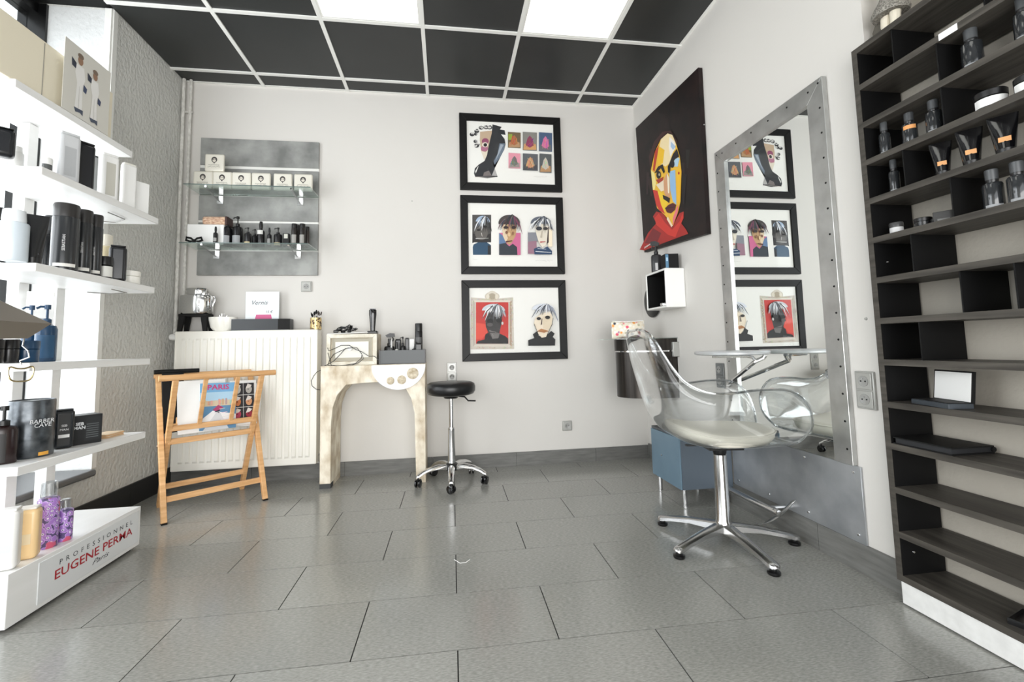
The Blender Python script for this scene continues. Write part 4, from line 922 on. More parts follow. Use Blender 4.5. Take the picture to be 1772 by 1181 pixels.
t = thing('steel_pot', 'polished stainless steel pot with wide neck on black stand', 'pot', (p.x, -.085, zs_)); r = w_ * .47
B().lathe([(0, 0), (r * .9, 0), (r, .01), (r, h * .62), (r * .93, h * .72), (r * .62, h * .76), (r * .58, h * .9), (r * .66, h * .955), (r * .6, h), (r * .5, h * .97), (0, h * .96)], 36).xf(Matrix.Diagonal((1, .62, 1, 1))).build('body', chrome, t, angle=50)
B().tube([(r * .97, 0, h * .3), (r * 1.1, 0, h * .5), (r * 1.12, 0, h * .66), (r * .95, 0, h * .7)], .005, 8).build('handle', chrome, t)
B().lathe([(0, 0), (r * .28, 0), (r * .3, .012), (0, .014)], 16, c=(r * .45, -.0, h * .74)).build('side_cap', chrome, t)
p, h, w_ = rput(364, 409, 549.5)
t = thing('white_bowl', 'white glazed bowl of small metal clips on the radiator', 'bowl', (p.x, -.09, zr)); r = w_ / 2
B().lathe([(0, 0), (r * .62, 0), (r * .84, h * .25), (r * .98, h * .8), (r, h), (r * .95, h), (r * .9, h * .8), (r * .78, h * .3), (0, h * .15)], 32).xf(Matrix.Diagonal((1, .6, 1, 1))).build('bowl', mat('glazed_ceramic', (240, 238, 230), .15), t, angle=60)
for k in range(7):
    a = k * .9; B().tube([(math.cos(a) * .012, math.sin(a) * .01, h * .6), (math.cos(a) * .024 + .004, math.sin(a) * .018, h * (1.0 + .14 * (k % 3))), (math.cos(a) * .03, math.sin(a) * .022, h * 1.05)], .0028, 5).build('clip', chrome, t)
p, h, w_ = rput(409.5, 501, 553)
t = thing('black_tray', 'black plastic tray holding the handwritten sign on radiator', 'tray', (p.x, -.082, zr)); q = w_ / 2
blue_blk = mat('dark_slate_plastic', (44, 48, 52), .4)
B().box(-q, q, -.05, .045, 0, .004).build('base', blue_blk, t)
for nm, a in (('front', (-q, q * .62, -.05, -.046)), ('back', (-q, q, .041, .045)), ('side', (-q, -q + .004, -.046, .041)), ('side', (q - .004, q, -.03, .041))): B().box(a[0], a[1], a[2], a[3], .004, h).build(nm, blue_blk, t)
B().prism([(q * .62, -.05), (q, -.03), (q, -.026), (q * .62, -.046)], .004, h, 'z').build('corner', black_mt, t)
p, h, w_ = rput(427.5, 481.5, 505, zr + .0045, Y=-.06)
t = thing('price_sign', 'white handwritten price card with pink bar standing in black tray', 'sign', (p.x, -.055, zr + .0045)); q = w_ / 2
B().box(-q, q, -.004, .004, 0, h).build('card', mat('sign_white', (236, 242, 245), .5), t)
art('pink_bar', t, [([(-q + .45 * 2 * q * .66, h * .22), (q * .52, h * .22), (q * .58, h * .30), (q * .53, h * .40), (-q * .36, h * .40), (-q * .42, h * .30)], (214, 100, 146))], y=-.0042)
ink = mat('ink_grey', (70, 72, 78), .6)
text('Vernis', 'lettering', ink, t, T((-q * .2, -.0045, h * .66)), height=.03, shear=.35); text('15 \u20ac', 'lettering', ink, t, T((q * .4, -.0045, h * .44)), height=.018, shear=.2)
p, h, w_ = rput(537.5, 556, 550.5)
t = thing('brush_cup', 'gold and brown patterned cup of make-up brushes on radiator end', 'cup', (p.x, -.085, zr)); r = w_ * .5
cup_m = noisy(mat('leopard_cup', (190, 150, 90), .3, .3), (70, 70, 50), (60, 34, 22), (222, 196, 140), lo=.42, hi=.5)
B().lathe([(0, 0), (r, 0), (r, h), (r * .93, h), (r * .93, .006), (0, .006)], 24).build('cup', cup_m, t)
zc_ = zr
for k, (dx, dy, l, kind) in enumerate(((-.03, 0, .12, 0), (-.012, .008, .125, 1), (.004, -.006, .135, 1), (.02, .004, .12, 0), (.034, .0, .125, 0), (-.022, -.008, .11, 1), (.012, .01, .13, 0))):
    tb = thing('makeup_brush', ('leftmost', 'third from the left', 'middle', 'fifth from the left', 'rightmost', 'second from the left', 'sixth from the left')[k] + ' of seven black make-up brushes in the patterned cup', 'brush', (p.x, -.085, zr + .0062), 0, 'make-up brushes in the cup')
    a = Vector((dx * .25, dy * .5, 0)); e_ = Vector((dx * 1.15, dy, l)); d_ = (e_ - a).normalized()
    B().tube([a, a + d_ * l * .7], .0026, 6).build('handle', black_pl, tb)
    B().tube([a + d_ * l * .68, a + d_ * l * .78], .0038, 8).build('ferrule', chrome, tb)
    B().tube([a + d_ * l * .77, a + d_ * l * .88, a + d_ * l * .99], [.004, .0085 if kind else .005, .003], 8).build('bristles', black_mt if kind else M3((70, 62, 58), .9), tb)

# ------------------------------------------------------------------ stone-look mantel
stone = noisy(mat('pale_travertine', (216, 204, 182), .6), (14, 14, 9), (184, 164, 134), (240, 232, 214), detail=9, lo=.28, hi=.62, bump=.25, dist=.002)
t = thing('stone_mantel', 'pale stone-look arched mantel standing against the back wall', 'mantel', (-2.058, -.143, 0)); X0 = -2.058
def ax(x): return x - X0
out = [(-2.397, .03), (-2.397, .786), (-1.718, .786), (-1.718, .0), (-1.782, .0), (-1.785, .2), (-1.79, .46), (-1.812, .56), (-1.85, .63), (-1.91, .668), (-2.0, .676), (-2.14, .672), (-2.235, .664), (-2.29, .60), (-2.318, .52), (-2.328, .42), (-2.328, .03)]
b = B(); b.prism([(ax(x), z) for x, z in out], -.142, .13); b.build('arch', stone, t, bevel=.002, seg=1, angle=25)
B().box(ax(-2.397), ax(-2.328), -.140, -.07, 0, .03).build('foot', M3((60, 62, 62), .6), t)
B().box(ax(-2.397), ax(-2.328), -.07, .13, 0, .03).build('foot', stone, t)
B().box(ax(-2.399), ax(-1.716), -.1435, .13, .7862, .79).build('top_slab', stone, t)
marble = noisy(mat('white_marble', (236, 238, 240), .25), (9, 9, 9), (214, 222, 232), (244, 244, 242), detail=8)
c = (ax(-1.893), .7865); R_ = .178
b = B().prism([(c[0] + R_ * math.cos(a), c[1] + R_ * .93 * math.sin(a)) for a in [PI + PI * i / 28 for i in range(29)]], -.150, -.1424); mp_ = b.build('marble_plaque', marble, t, angle=30)
for x, z, r_ in ((-1.947, .682, .026), (-1.873, .686, .030), (-1.8, .727, .039)):
    B().lathe([(0, 0), (r_, 0), (r_, .002), (r_ * .93, .003), (0, .003)], 24).xf(T((ax(x), -.1502, z)) @ RX(PI / 2)).build('disc', noisy(mat('inlay_stone', (200, 186, 160), .6), (40, 40, 40), (166, 148, 118), (222, 212, 190)), mp_)
# framed drawer box
zm = .7905
t = thing('drawer_box', 'pale stone-look box with recessed front and white knob on the mantel', 'box', (-2.21, -.15, zm)); q = .165; hb = .212
B().box(-q, q, -.06, .11, 0, hb).build('body', stone, t, bevel=.001, seg=1)
B().frame(-q, q, 0, hb, .026, -.085, -.061).build('outer_frame', noisy(mat('worn_white_stone', (228, 222, 206), .6), (20, 20, 20), (206, 198, 178), (238, 234, 222)), t, bevel=.002, seg=1)
B().frame(-q + .034, q - .034, .03, hb - .03, .022, -.068, -.061).build('inner_frame', M3((176, 170, 154), .6), t)
B().box(-q + .056, q - .056, -.076, -.061, .052, hb - .052).build('panel', M3((232, 230, 222), .5), t)
B().lathe([(0, 0), (.006, 0), (.007, .012), (.014, .016), (.014, .024), (0, .028)], 18).xf(T((-.01, -.076, .112)) @ RX(PI / 2)).build('knob', white_pl, t)
zb_ = zm + hb
# white board, cables and clippers on the drawer box
t = thing('white_tray', 'thin white tray lying on the drawer box and radiator edge', 'tray', (-2.28, -.14, zb_ + .0008)); B().box(-.1, .17, -.06, .06, 0, .006).xf(RY(-.03)).xf(T((0, 0, .003))).build('sheet', paper, t, bevel=.002)
def curl(cx, cy, cz, r, n, seed, tall=1.0):
    g_ = random.Random(seed); pts = []
    for i in range(n * 8):
        a = i / 8 * 2 * PI; rr = r * g_.uniform(.6, 1.1); pts.append((cx + rr * math.cos(a), cy + rr * .6 * math.sin(a), cz + tall * (.006 + .022 * abs(math.sin(a * .5 + seed)) * g_.uniform(.5, 1.3))))
    return pts
zt_ = zb_ + .0125
t = thing('tangled_cables', 'heap of tangled black cables on top of the drawer box', 'cable', (-2.27, -.15, zt_))
B().tube(curl(0, 0, 0, .045, 5, 2, 1.6), .0032, 6).build('cable', black_pl, t); B().tube(curl(-.04, 0, 0, .03, 4, 5, 1.3), .0032, 6).build('cable', black_pl, t); B().tube(curl(.05, 0, 0, .03, 3, 8, 1.0), .0028, 6).build('cable', black_pl, t)
for x, y, a in ((-.06, -.02, .3), (-.02, .02, 1.2), (.03, -.02, 2.0)): B().box(-.016, .016, -.01, .01, 0, .018).xf(T((x, y, .0)) @ RZ(a)).build('plug', black_pl, t, bevel=.004)
t = thing('hair_clipper', 'black hair clipper upright in its charging dock on drawer box', 'clipper', (-2.085, -.15, zb_ + .0005))
B().box(-.034, .034, -.035, .03, 0, .022).build('dock', black_pl, t, bevel=.005)
B().lathe([(0, .02), (.016, .02), (.018, .05), (.022, .10), (.026, .14), (.026, .168), (.02, .174), (0, .174)], 18).xf(Matrix.Diagonal((1, .7, 1, 1))).build('body', black_gl, t, angle=50)
B().box(-.02, .02, -.009, .009, .172, .180).build('blade', mat('dark_steel', (90, 90, 92), .3, .9), t)
# trailing cords in front
t = thing('power_cord', 'thin black cords draped over the drawer box knob and mantel', 'cord', (-2.21, -.24, zm))
def px3(pts, Y): return [tuple(at(540 + x * .14398, 510 + y * .14394, Y=Y + dy) - Vector((-2.21, -.24, zm))) for x, y, dy in pts]
cords = ([(185, 640, 0), (200, 680, -.004), (270, 650, -.006), (350, 612, -.01), (450, 612, -.012), (520, 660, -.02), (600, 690, -.012), (680, 742, -.004), (750, 742, -.01), (800, 790, -.01)],
         [(440, 640, -.012), (340, 680, -.01), (260, 720, -.006), (210, 790, -.004), (190, 850, .0), (240, 862, -.004), (400, 850, -.004), (520, 830, -.006), (590, 770, -.008), (600, 720, -.01), (540, 640, -.014), (470, 640, -.02)],
         [(470, 640, -.016), (400, 650, -.012), (340, 720, -.01), (260, 800, -.008), (200, 835, -.004), (150, 860, 0)],
         [(190, 700, -.004), (215, 790, -.006), (230, 850, -.004), (330, 860, -.004), (480, 850, -.006), (560, 820, -.008), (620, 770, -.008), (600, 730, -.008)])
for pts in cords: B().tube(px3(pts, -.243), .0022, 6).build('cord', black_pl, t)
B().tube([tuple(at(540 + x * .14398, 510 + y * .14394, Y=-.16) - Vector((-2.21, -.24, zm))) for x, y in ((118, 905), (60, 930), (20, 980), (-10, 1040), (0, 1100), (50, 1140), (110, 1150))], .0022, 6).build('cord', black_pl, t)
# black organiser tray with bottles
t = thing('organiser_tray', 'black organiser tray full of salon bottles on the mantel', 'tray', (-1.872, -.16, zm)); q = .152
B().box(-q, q, -.09, .09, 0, .005).build('base', black_pl, t)
slate = mat('slate_plastic', (62, 66, 68), .35)
for nm, a, m_ in (('front', (-q, q, -.09, -.085), slate), ('back', (-q, q, .085, .09), black_pl), ('side', (-q, -q + .005, -.085, .085), black_pl), ('side', (q - .005, q, -.085, .085), black_pl)): B().box(a[0], a[1], a[2], a[3], .005, .096).build(nm, m_, t, bevel=.001, seg=1)
for x in (-q - .004, q - .004): B().box(x, x + .008, -.096, -.083, 0, .1).build('corner_post', black_pl, t)
zo = zm + .0055
def oput(kind, label, u0, u1, vt, Y, **k):
    p, h, w_ = place(u0, u1, vt, zo, Y=Y); p.y = Y
    return bottle(kind, label, k.pop('cat', 'bottle'), p, h, w_, rz=k.pop('rz', 0), **k)
oput('spray', 'black trigger bottle at left end of the organiser tray', 665, 683, 577, -.13, d=.045, rz=PI)
oput('small', 'tiny silver-capped bottle in front of trigger bottle in organiser tray', 674, 681, 588, -.2, body=(60, 60, 60), cap=(200, 200, 198))
oput('small', 'small white dropper bottle in the organiser tray', 683, 690, 592, -.2, body=(226, 226, 222), cap=(20, 20, 20))
oput('pump', 'dark pump bottle in middle of the organiser tray', 692, 702, 583, -.15)
oput('flat', 'short dark bottle behind the white dropper in organiser tray', 684, 694, 587, -.1)
oput('box', 'small white carton standing at back of the organiser tray', 707, 717, 587, -.1, cat='box', body=(232, 232, 230), d=.03)
oput('flat', 'dark square bottle beside white carton in organiser tray', 701, 708, 585, -.12)
oput('aerosol', 'tallest black aerosol can at right end of the organiser tray', 718, 731, 560, -.12, cap=(20, 20, 20), lab=(90, 90, 90), lz=(.6, .8))
t = oput('small', 'tilted black bottle with silver label leaning in organiser tray', 708, 716, 590, -.19, body=(40, 40, 42), lab=(190, 190, 188)); t.rotation_euler = (0, .32, 0); t.location.x -= .012
oput('flat', 'low black bottle in the front right corner of organiser tray', 719, 730, 594, -.2, body=(30, 30, 31))

# ------------------------------------------------------------------ stool
SC = Vector((-1.545, -.325, 0))
t = thing('rolling_stool', 'black round saddle stool on chrome five-caster base', 'stool', SC)
t['label'] = 'black round padded stool on a chrome base with five casters'
B().lathe([(0, .578), (.13, .578), (.152, .586), (.164, .605), (.165, .632), (.158, .652), (.14, .662), (0, .664)], 40).build('seat', mat('black_vinyl', (16, 16, 18), .35), t, angle=60)
B().lathe([(0, .555), (.045, .555), (.06, .578), (0, .578)], 20).build('seat_plate', black_pl, t)
B().lathe([(0, .30), (.014, .30), (.014, .555), (0, .555)], 16).build('gas_piston', chrome, t)
B().lathe([(0, .11), (.026, .11), (.025, .16), (.021, .34), (.0225, .345), (.021, .36), (0, .36)], 20).build('cover_tube', chrome, t)
B().tube([(.03, 0, .57), (.09, -.01, .562), (.115, -.012, .535), (.165, -.012, .532)], .0055, 8).build('height_lever', black_pl, t)
B().lathe([(0, .085), (.042, .085), (.046, .1), (.042, .122), (.03, .13), (0, .13)], 20).build('hub', M3((60, 60, 60), .3, .5), t)
a0 = math.atan2(-.531 + .305, -1.556 + 1.548)
for k in range(5):
    a = a0 + k * 2 * PI / 5; b = B(); rs = []
    for x, hw_, zt2, zb2 in ((.03, .02, .122, .09), (.09, .019, .128, .10), (.15, .017, .118, .094), (.2, .016, .098, .078), (.225, .016, .082, .066), (.238, .012, .074, .062)):
        rs.append([b.bm.verts.new(q_) for q_ in ((x, -hw_, zb2), (x, -hw_, zt2 - .008), (x, -hw_ * .5, zt2), (x, hw_ * .5, zt2), (x, hw_, zt2 - .008), (x, hw_, zb2))])
    for p_, q_ in zip(rs, rs[1:]):
        for i in range(6): b.bm.faces.new((p_[i], p_[(i + 1) % 6], q_[(i + 1) % 6], q_[i]))
    b.bm.faces.new(rs[0]); b.bm.faces.new(rs[-1][::-1]); b.xf(RZ(a)).build('leg', chrome, t, angle=50)
    cs = B().tube([(.226, 0, .046), (.226, 0, .072)], .006, 8).box(.206, .246, -.008, .008, .034, .052).xf(RZ(a)).build('caster', black_pl, t)
    sw = a + (.9, 1.3, .6, 1.5, 1.0)[k]
    for s_ in (-1, 1):
        B().lathe([(0, 0), (.02, 0), (.0255, .003), (.0255, .012), (.02, .015), (0, .015)], 20).xf(T((.226 * math.cos(a), .226 * math.sin(a), .0255)) @ RZ(sw) @ T((0, s_ * .012 + .0075, 0)) @ RX(PI / 2)).build('wheel', black_gl, cs)

# ------------------------------------------------------------------ wooden folding browser stand and its prints
t = thing('print_rack', 'folding beech-wood print rack standing in front of the radiator', 'rack', (-2.974, -.442, 0), math.radians(38.0))
Wd, Dp, Hr = .49, .36, .765
def bar(parent, name, a, b_, wx, wy):
    """straight square-section bar between two points"""
    a, b_ = Vector(a), Vector(b_); d = (b_ - a).normalized(); s_ = Vector((1, 0, 0)) if abs(d.x) < .7 else Vector((0, 0, 1)); u_ = (s_ - d * d.dot(s_)).normalized(); v_ = d.cross(u_)
    q = lambda p: [p + u_ * wx * i + v_ * wy * j for i, j in ((-.5, -.5), (.5, -.5), (.5, .5), (-.5, .5))]
    return B().hexa(q(a), q(b_)).build(name, wood, parent, bevel=.0025)
fr_, bk_ = -Dp / 2, Dp / 2
for s_ in (-1, 1):
    bar(t, 'leg', (s_ * Wd / 2, fr_, 0.004), (s_ * Wd / 2, bk_ - .015, Hr - .01), .026, .03)          # frame A: front feet, back top
    bar(t, 'leg', (s_ * (Wd / 2 - .03), bk_, .004), (s_ * (Wd / 2 - .03), fr_ + .01, Hr - .01), .026, .03)   # frame B: back feet, front top
    B().box(s_ * Wd / 2 - .013, s_ * Wd / 2 + .013, fr_ - .015, fr_ + .015, 0, .006).build('foot_pad', black_mt, t)
    B().tube([(s_ * (Wd / 2 - .05), 0, Hr / 2 - .0), (s_ * (Wd / 2 + .018), 0, Hr / 2)], .006, 8).build('hinge_bolt', chrome, t)
B().tube([(-Wd / 2 - .045, fr_ + .004, Hr), (Wd / 2 + .045, fr_ + .004, Hr)], .0165, 12).build('front_rail', wood, t)
B().tube([(-Wd / 2 - .02, bk_ - .013, Hr), (Wd / 2 + .005, bk_ - .013, Hr)], .0150, 12).build('back_rail', wood, t)
def onB(z): return bk_ + (fr_ - bk_) * z / Hr
def onA(z): return fr_ + (bk_ - fr_) * z / Hr
bar(t, 'crossbar', (-Wd / 2 + .03, onB(.475), .475), (Wd / 2 - .03, onB(.475), .475), .03, .022)
bar(t, 'crossbar', (-Wd / 2 + .03, onA(.405) - .02, .398), (Wd / 2 - .03, onA(.405) - .02, .398), .032, .02)
bar(t, 'crossbar', (-Wd / 2 + .01, fr_ + .055, .112), (Wd / 2 - .01, fr_ + .055, .112), .03, .02)
bar(t, 'crossbar', (-Wd / 2 + .04, bk_ - .06, .125), (Wd / 2 - .04, bk_ - .06, .125), .03, .02)
for x in (-.075, .085): bar(t, 'slat', (x, onB(.475), .475), (x, onB(Hr - .01), Hr - .01), .022, .014)
bar(t, 'crossbar', (-Wd / 2 + .03, onA(.475), .475), (Wd / 2 - .03, onA(.475), .475), .03, .022)
for x in (-.16, 0, .16): bar(t, 'slat', (x, onA(.475), .475), (x, onA(Hr - .01), Hr - .01), .022, .014)
RM = T((-2.974, -.442, 0)) @ RZ(math.radians(38.0))
def inrack(name, label, cat, x0, x1, z0, z1, y, tilt=0, skew=0):
    """a flat thing held upright between the two slatted sides"""
    p = RM @ Vector(((x0 + x1) / 2, y, z0)); o = thing(name, label, cat, p, 0); o.rotation_euler = (tilt, skew, math.radians(38.0)); return o, (x1 - x0) / 2, z1 - z0
o, q, h = inrack('portfolio', 'black portfolio at left end of the print rack', 'portfolio', -.235, -.13, .44, .79, .048, -.2); B().box(-q, q, -.006, .006, 0, h).build('cover', black_mt, o, bevel=.003)
o, q, h = inrack('blank_sheets', 'thick pad of blank white sheets in the print rack beside the portfolio', 'paper', -.165, .08, .425, .735, .024, -.2); B().box(-q, q, -.008, .008, 0, h).build('sheets', paper, o)
o, q, h = inrack('magazine', 'magazine with blue sky harbour cover in the middle of print rack', 'magazine', -.07, .12, .435, .715, -.016, -.2, .03)
B().box(-q, q, -.0035, .0035, 0, h).build('pages', paper, o)
cv = [rc(-q, q, 0, h, (120, 178, 222)), rc(-q, q, h * .62, h * .8, (176, 212, 236)), rc(-q, q, 0, h * .56, (92, 140, 178)), rc(-q, q, h * .5, h * .62, (214, 198, 172)), ([(-q, h * .2), (-q * .3, h * .4), (q * .2, h * .36), (q, h * .3), (q, h * .1), (-q, h * .05)], (232, 234, 236)),
      ([(-q * .8, 0), (-q * .1, h * .36), (q * .1, h * .36), (q * .6, 0)], (210, 214, 218)), ([(-q * .3, h * .42), (0, h * .52), (q * .3, h * .46), (q * .1, h * .4), (-q * .1, h * .38)], (170, 62, 106)), ([(-q * .2, h * .38), (q * .1, h * .42), (q * .06, h * .34)], (40, 40, 60))]
for k in range(16): x = rng.uniform(-q, q * .8); cv.append(rc(x, x + .01, h * .52, h * rng.uniform(.56, .66), jit((196, 182, 160), 30)))
for k in range(10): x = rng.uniform(-q, q * .7); z = h * rng.uniform(.12, .48); cv.append(stroke((x, z), (x + .03, z + .004), .004, jit((220, 226, 232), 20)))
art('cover_print', o, cv, y=-.0036)
text('PARIS', 'lettering', M3((206, 60, 122), .5), o, T((0, -.0046, h * .855)), height=.03, width=q * 1.2, bold=.02)
o, q, h = inrack('art_card', 'print of six small dark portraits at right end of print rack', 'print', .095, .245, .44, .72, .004, -.2, .02)
B().box(-q, q, -.002, .002, 0, h).build('card', paper, o)
cv = []
for i in range(2):
    for j in range(3):
        x0 = -q + .012 + i * (q - .012); z0 = .035 + j * (h - .05) / 3; w_ = q - .014; h_ = (h - .06) / 3
        cv += [rc(x0, x0 + w_, z0, z0 + h_, (40, 38, 42)), ell(x0 + w_ * .5, z0 + h_ * .45, w_ * .3, h_ * .36, ((176, 60, 90), (200, 120, 70), (190, 186, 180), (150, 40, 60), (206, 150, 110), (180, 176, 170))[i * 3 + j], 10), ([(x0 + w_ * .2, z0 + h_ * .5), (x0 + w_ * .4, z0 + h_ * .95), (x0 + w_ * .8, z0 + h_ * .8), (x0 + w_ * .6, z0 + h_ * .6)], (220, 214, 208)), ell(x0 + w_ * .45, z0 + h_ * .45, .004, .003, (20, 20, 20), 6)]
art('six_portraits', o, cv, y=-.0021)
o, q, h = inrack('loose_sheet', 'loose white sheet poking out behind the six portraits print', 'paper', .1, .27, .425, .70, .036, -.2, .1); B().box(-q, q, -.001, .001, 0, h).build('sheet', paper, o)
o, q, h = inrack('black_tube', 'black poster tube lying along the back rail of print rack', 'tube', -.27, -.05, .79, .8, bk_ - .05); B().tube([(-q, 0, 0), (q, 0, 0)], .013, 12).build('tube', black_mt, o)

# ------------------------------------------------------------------ white display stand at left
DX0, DX1, DY0, DY1 = -3.272, -3.0, -1.645, -.985
t = thing('display_stand', 'white free-standing product display with five shelves and printed base', 'display', ((DX0 + DX1) / 2, (DY0 + DY1) / 2, 0)); ox, oy = (DX0 + DX1) / 2, (DY0 + DY1) / 2
def db(name, m, x0, x1, y0, y1, z0, z1, bv=.0015): return B().box(x0 - ox, x1 - ox, y0 - oy, y1 - oy, z0, z1).build(name, m, t, bevel=bv, seg=1)
db('base_box', white_lam, DX0, DX1, -1.655, -1.015, .014, .187)
db('kick_plinth', black_mt, DX0 + .02, DX1 - .02, -1.63, -1.04, 0, .014)
pan = db('logo_panel', mat('logo_panel_white', (226, 228, 229), .35), DX1, DX1 + .003, -1.545, -1.03, .03, .173)
sh = {}
for nm, z, x1, x0, y0, y1 in (('S1', 1.898, -3.1, -3.36, -1.625, -1.02), ('S2', 1.576, DX1, DX0, DY0 + .02, -.972), ('S3', 1.226, DX1, DX0, DY0 + .02, -.98), ('S4', .876, DX1, DX0, DY0 + .02, -.992), ('S5', .528, DX1, DX0, DY0, -1.004)):
    db('shelf', white_lam, x0, x1, y0, y1, z - .030, z); sh[nm] = z
for y in (-1.355, -1.178): db('post', white_lam, DX0 - .042, DX0 - .001, y, y + .045, .0, 1.868) if False else db('post', white_lam, -3.318, -3.274, y, y + .045, .0, 1.866)
B().tube([(-.1, .28, 1.542), (-.02, .29, 1.538), (.05, .24, 1.541), (.06, .12, 1.538)], .0025, 6).build('light_cable', M3((120, 118, 112)), t)
B().tube([(-.1, .25, 1.192), (-.02, .28, 1.188), (.06, .26, 1.190), (.09, .12, 1.188)], .0025, 6).build('light_cable', M3((120, 118, 112)), t)
db('header_board', cream, -3.128, -3.118, -2.02, -1.14, 1.899, 2.128)
B().box(-3.1175 - ox, -3.1165 - ox, -1.502 - oy, -1.4995 - oy, 1.90, 2.12).build('board_seam', M3((150, 146, 138)), t)
Mx = T((DX1 + .0032 - ox, 0, 0)) @ RZ(PI / 2)       # x -> +y, -y -> +x
navy, red = M3((44, 48, 56), .5), M3((176, 36, 48), .5)
text('PROFESSIONNEL', 'lettering', navy, t, Mx @ T((-1.268 - oy, 0, .128)), height=.0185, width=.385, spacing=1.9)
text('EUGENE PERMA', 'lettering', red, t, Mx @ T((-1.278 - oy, 0, .083)), height=.032, width=.405, bold=.012)
text('Paris', 'lettering', navy, t, Mx @ T((-1.262 - oy, 0, .052)), height=.02, width=.09, shear=.5)
# picture card standing on the top shelf
t = thing('picture_card', 'tall pale card with two costumed white figures on top shelf of display', 'card', (-3.1, -1.31, sh['S1'] + .0005), PI / 2)
hc = .302; q = .124
B().hexa([(-q, -.001, 0), (q, -.001, 0), (q, .001, 0), (-q, .001, 0)], [(-q, -.001, hc), (q, -.001, hc), (q, .001, hc), (-q, .001, hc)]).build('card', mat('pale_card', (214, 212, 204), .5), t)
def fig(cx, cz, s_):
    return [([(cx - .018 * s_, cz + .0), (cx - .012 * s_, cz + .11 * s_), (cx - .024 * s_, cz + .15 * s_), (cx - .02 * s_, cz + .19 * s_), (cx + .02 * s_, cz + .19 * s_), (cx + .028 * s_, cz + .14 * s_), (cx + .016 * s_, cz + .10 * s_), (cx + .02 * s_, cz)], (234, 233, 230)),
            ell(cx, cz + .212 * s_, .014 * s_, .02 * s_, (150, 116, 92), 10), ell(cx, cz + .232 * s_, .016 * s_, .012 * s_, (122, 104, 88), 9), ([(cx - .02 * s_, cz + .19 * s_), (cx - .045 * s_, cz + .205 * s_), (cx - .042 * s_, cz + .17 * s_), (cx - .022 * s_, cz + .165 * s_)], (44, 50, 66)),
            ([(cx + .022 * s_, cz + .12 * s_), (cx + .04 * s_, cz + .11 * s_), (cx + .036 * s_, cz + .085 * s_), (cx + .02 * s_, cz + .09 * s_)], (54, 66, 96)), ([(cx - .022 * s_, cz), (cx + .024 * s_, cz + .004), (cx + .024 * s_, cz - .02 * s_), (cx + .01 * s_, cz - .012 * s_), (cx - .014 * s_, cz - .018 * s_)], (70, 78, 96)), stroke((cx, cz), (cx, cz + .1 * s_), .003, (196, 194, 190))]
art('figures_print', t, fig(-.045, .035, 1.0) + fig(.035, .03, .93), y=-.0012)

def dput(kind, label, u0, u1, vt, s_, X=-3.05, **k):
    p, h, w_ = place(u0, u1, vt, sh[s_] + .0003 if s_ in sh else .1873, X=X)
    return bottle(kind, label, k.pop('cat', 'bottle'), p, h, w_ * k.pop('ws', 1), **k)
WH, GR = (236, 236, 234), (196, 198, 200)
# second shelf from the top
dput('flat', 'large black flat bottle at left edge of the photo on second display shelf', -16, 20, 222, 'S2', X=-3.07, body=(26, 28, 32), d=.05)
dput('foam', 'short white capped bottle in front of the left post on second display shelf', 20, 39, 254, 'S2', X=-3.13, body=WH, cap=WH)
dput('jar', 'small white jar near front corner of second display shelf', 75, 89, 274, 'S2', X=-3.06, body=(90, 92, 92), cap=WH)
dput('flat', 'tall pale grey flat bottle left of the black one on second display shelf', 104, 134, 232, 'S2', body=GR, d=.045, cap=GR, rz=1.05, lab=(168, 170, 172), lz=(.12, .7))
dput('flat', 'tall black flat bottle between two pale ones on second display shelf', 134, 160, 248, 'S2', body=(20, 22, 27), d=.045, rz=1.05)
dput('flat', 'short grey lettered bottle half hidden behind black one on second display shelf', 158, 168, 270, 'S2', X=-3.1, body=(176, 178, 178), d=.03, rz=1.05)
dput('flat', 'thin cream carton behind black bottle on second display shelf', 167, 178, 274, 'S2', X=-3.09, body=(238, 232, 214), d=.03, rz=1.05, cap=(238, 232, 214))
dput('flat', 'white flat bottle with grey leaf print at middle of second display shelf', 176, 202, 268, 'S2', body=WH, cap=WH, d=.04, rz=1.05, lab=(192, 190, 180), lz=(.1, .8))
dput('flat', 'slim white bottle right of the leaf-print one on second display shelf', 213, 234, 284, 'S2', body=WH, cap=(222, 220, 212), d=.03, rz=1.05)
dput('box', 'small white carton at right end of second display shelf', 233, 254, 317, 'S2', body=WH, d=.035, cat='box', rz=1.05)
# third shelf
dput('aerosol', 'black bottle cut by left photo edge on third display shelf', -12, 12, 361, 'S3', X=-3.1, body=(44, 42, 40))
SB = [('SEBASTIAN', .40, .11, True)]
dput('foam', 'pale blue-white bottle at left of third display shelf', 5, 46, 364, 'S3', X=-3.06, body=(206, 216, 224), cap=(226, 231, 235), ws=.96)
dput('tube', 'glossy black squeeze tube with white star lines on third display shelf', 44, 79, 372, 'S3', X=-3.05, body=(30, 31, 33), lab=(60, 60, 62), lz=(.2, .22), cat='tube')
dput('mist', 'dark bottle with grey nozzle behind black tube on third display shelf', 76, 100, 374, 'S3', X=-3.14, body=(28, 30, 32), cap=(60, 62, 64))
for u0, u1, vt, nm in ((97, 136, 355, 'largest of three black capped cans on third display shelf'), (134, 160, 365, 'middle of three black capped cans on third display shelf'), (157, 178, 373, 'smallest of three black capped cans on third display shelf')):
    o = dput('aerosol', nm, u0, u1, vt, 'S3', X=-3.045, body=(42, 44, 46), cap=(40, 38, 37), ws=.92, group='black capped cans', cat='can', lab=(226, 224, 218), lz=(.06, .12), txt=SB)
dput('foam', 'cream bottle with yellow specks behind small round pot on third display shelf', 174, 196, 407, 'S3', X=-3.13, body=(228, 214, 176), cap=(236, 230, 214))
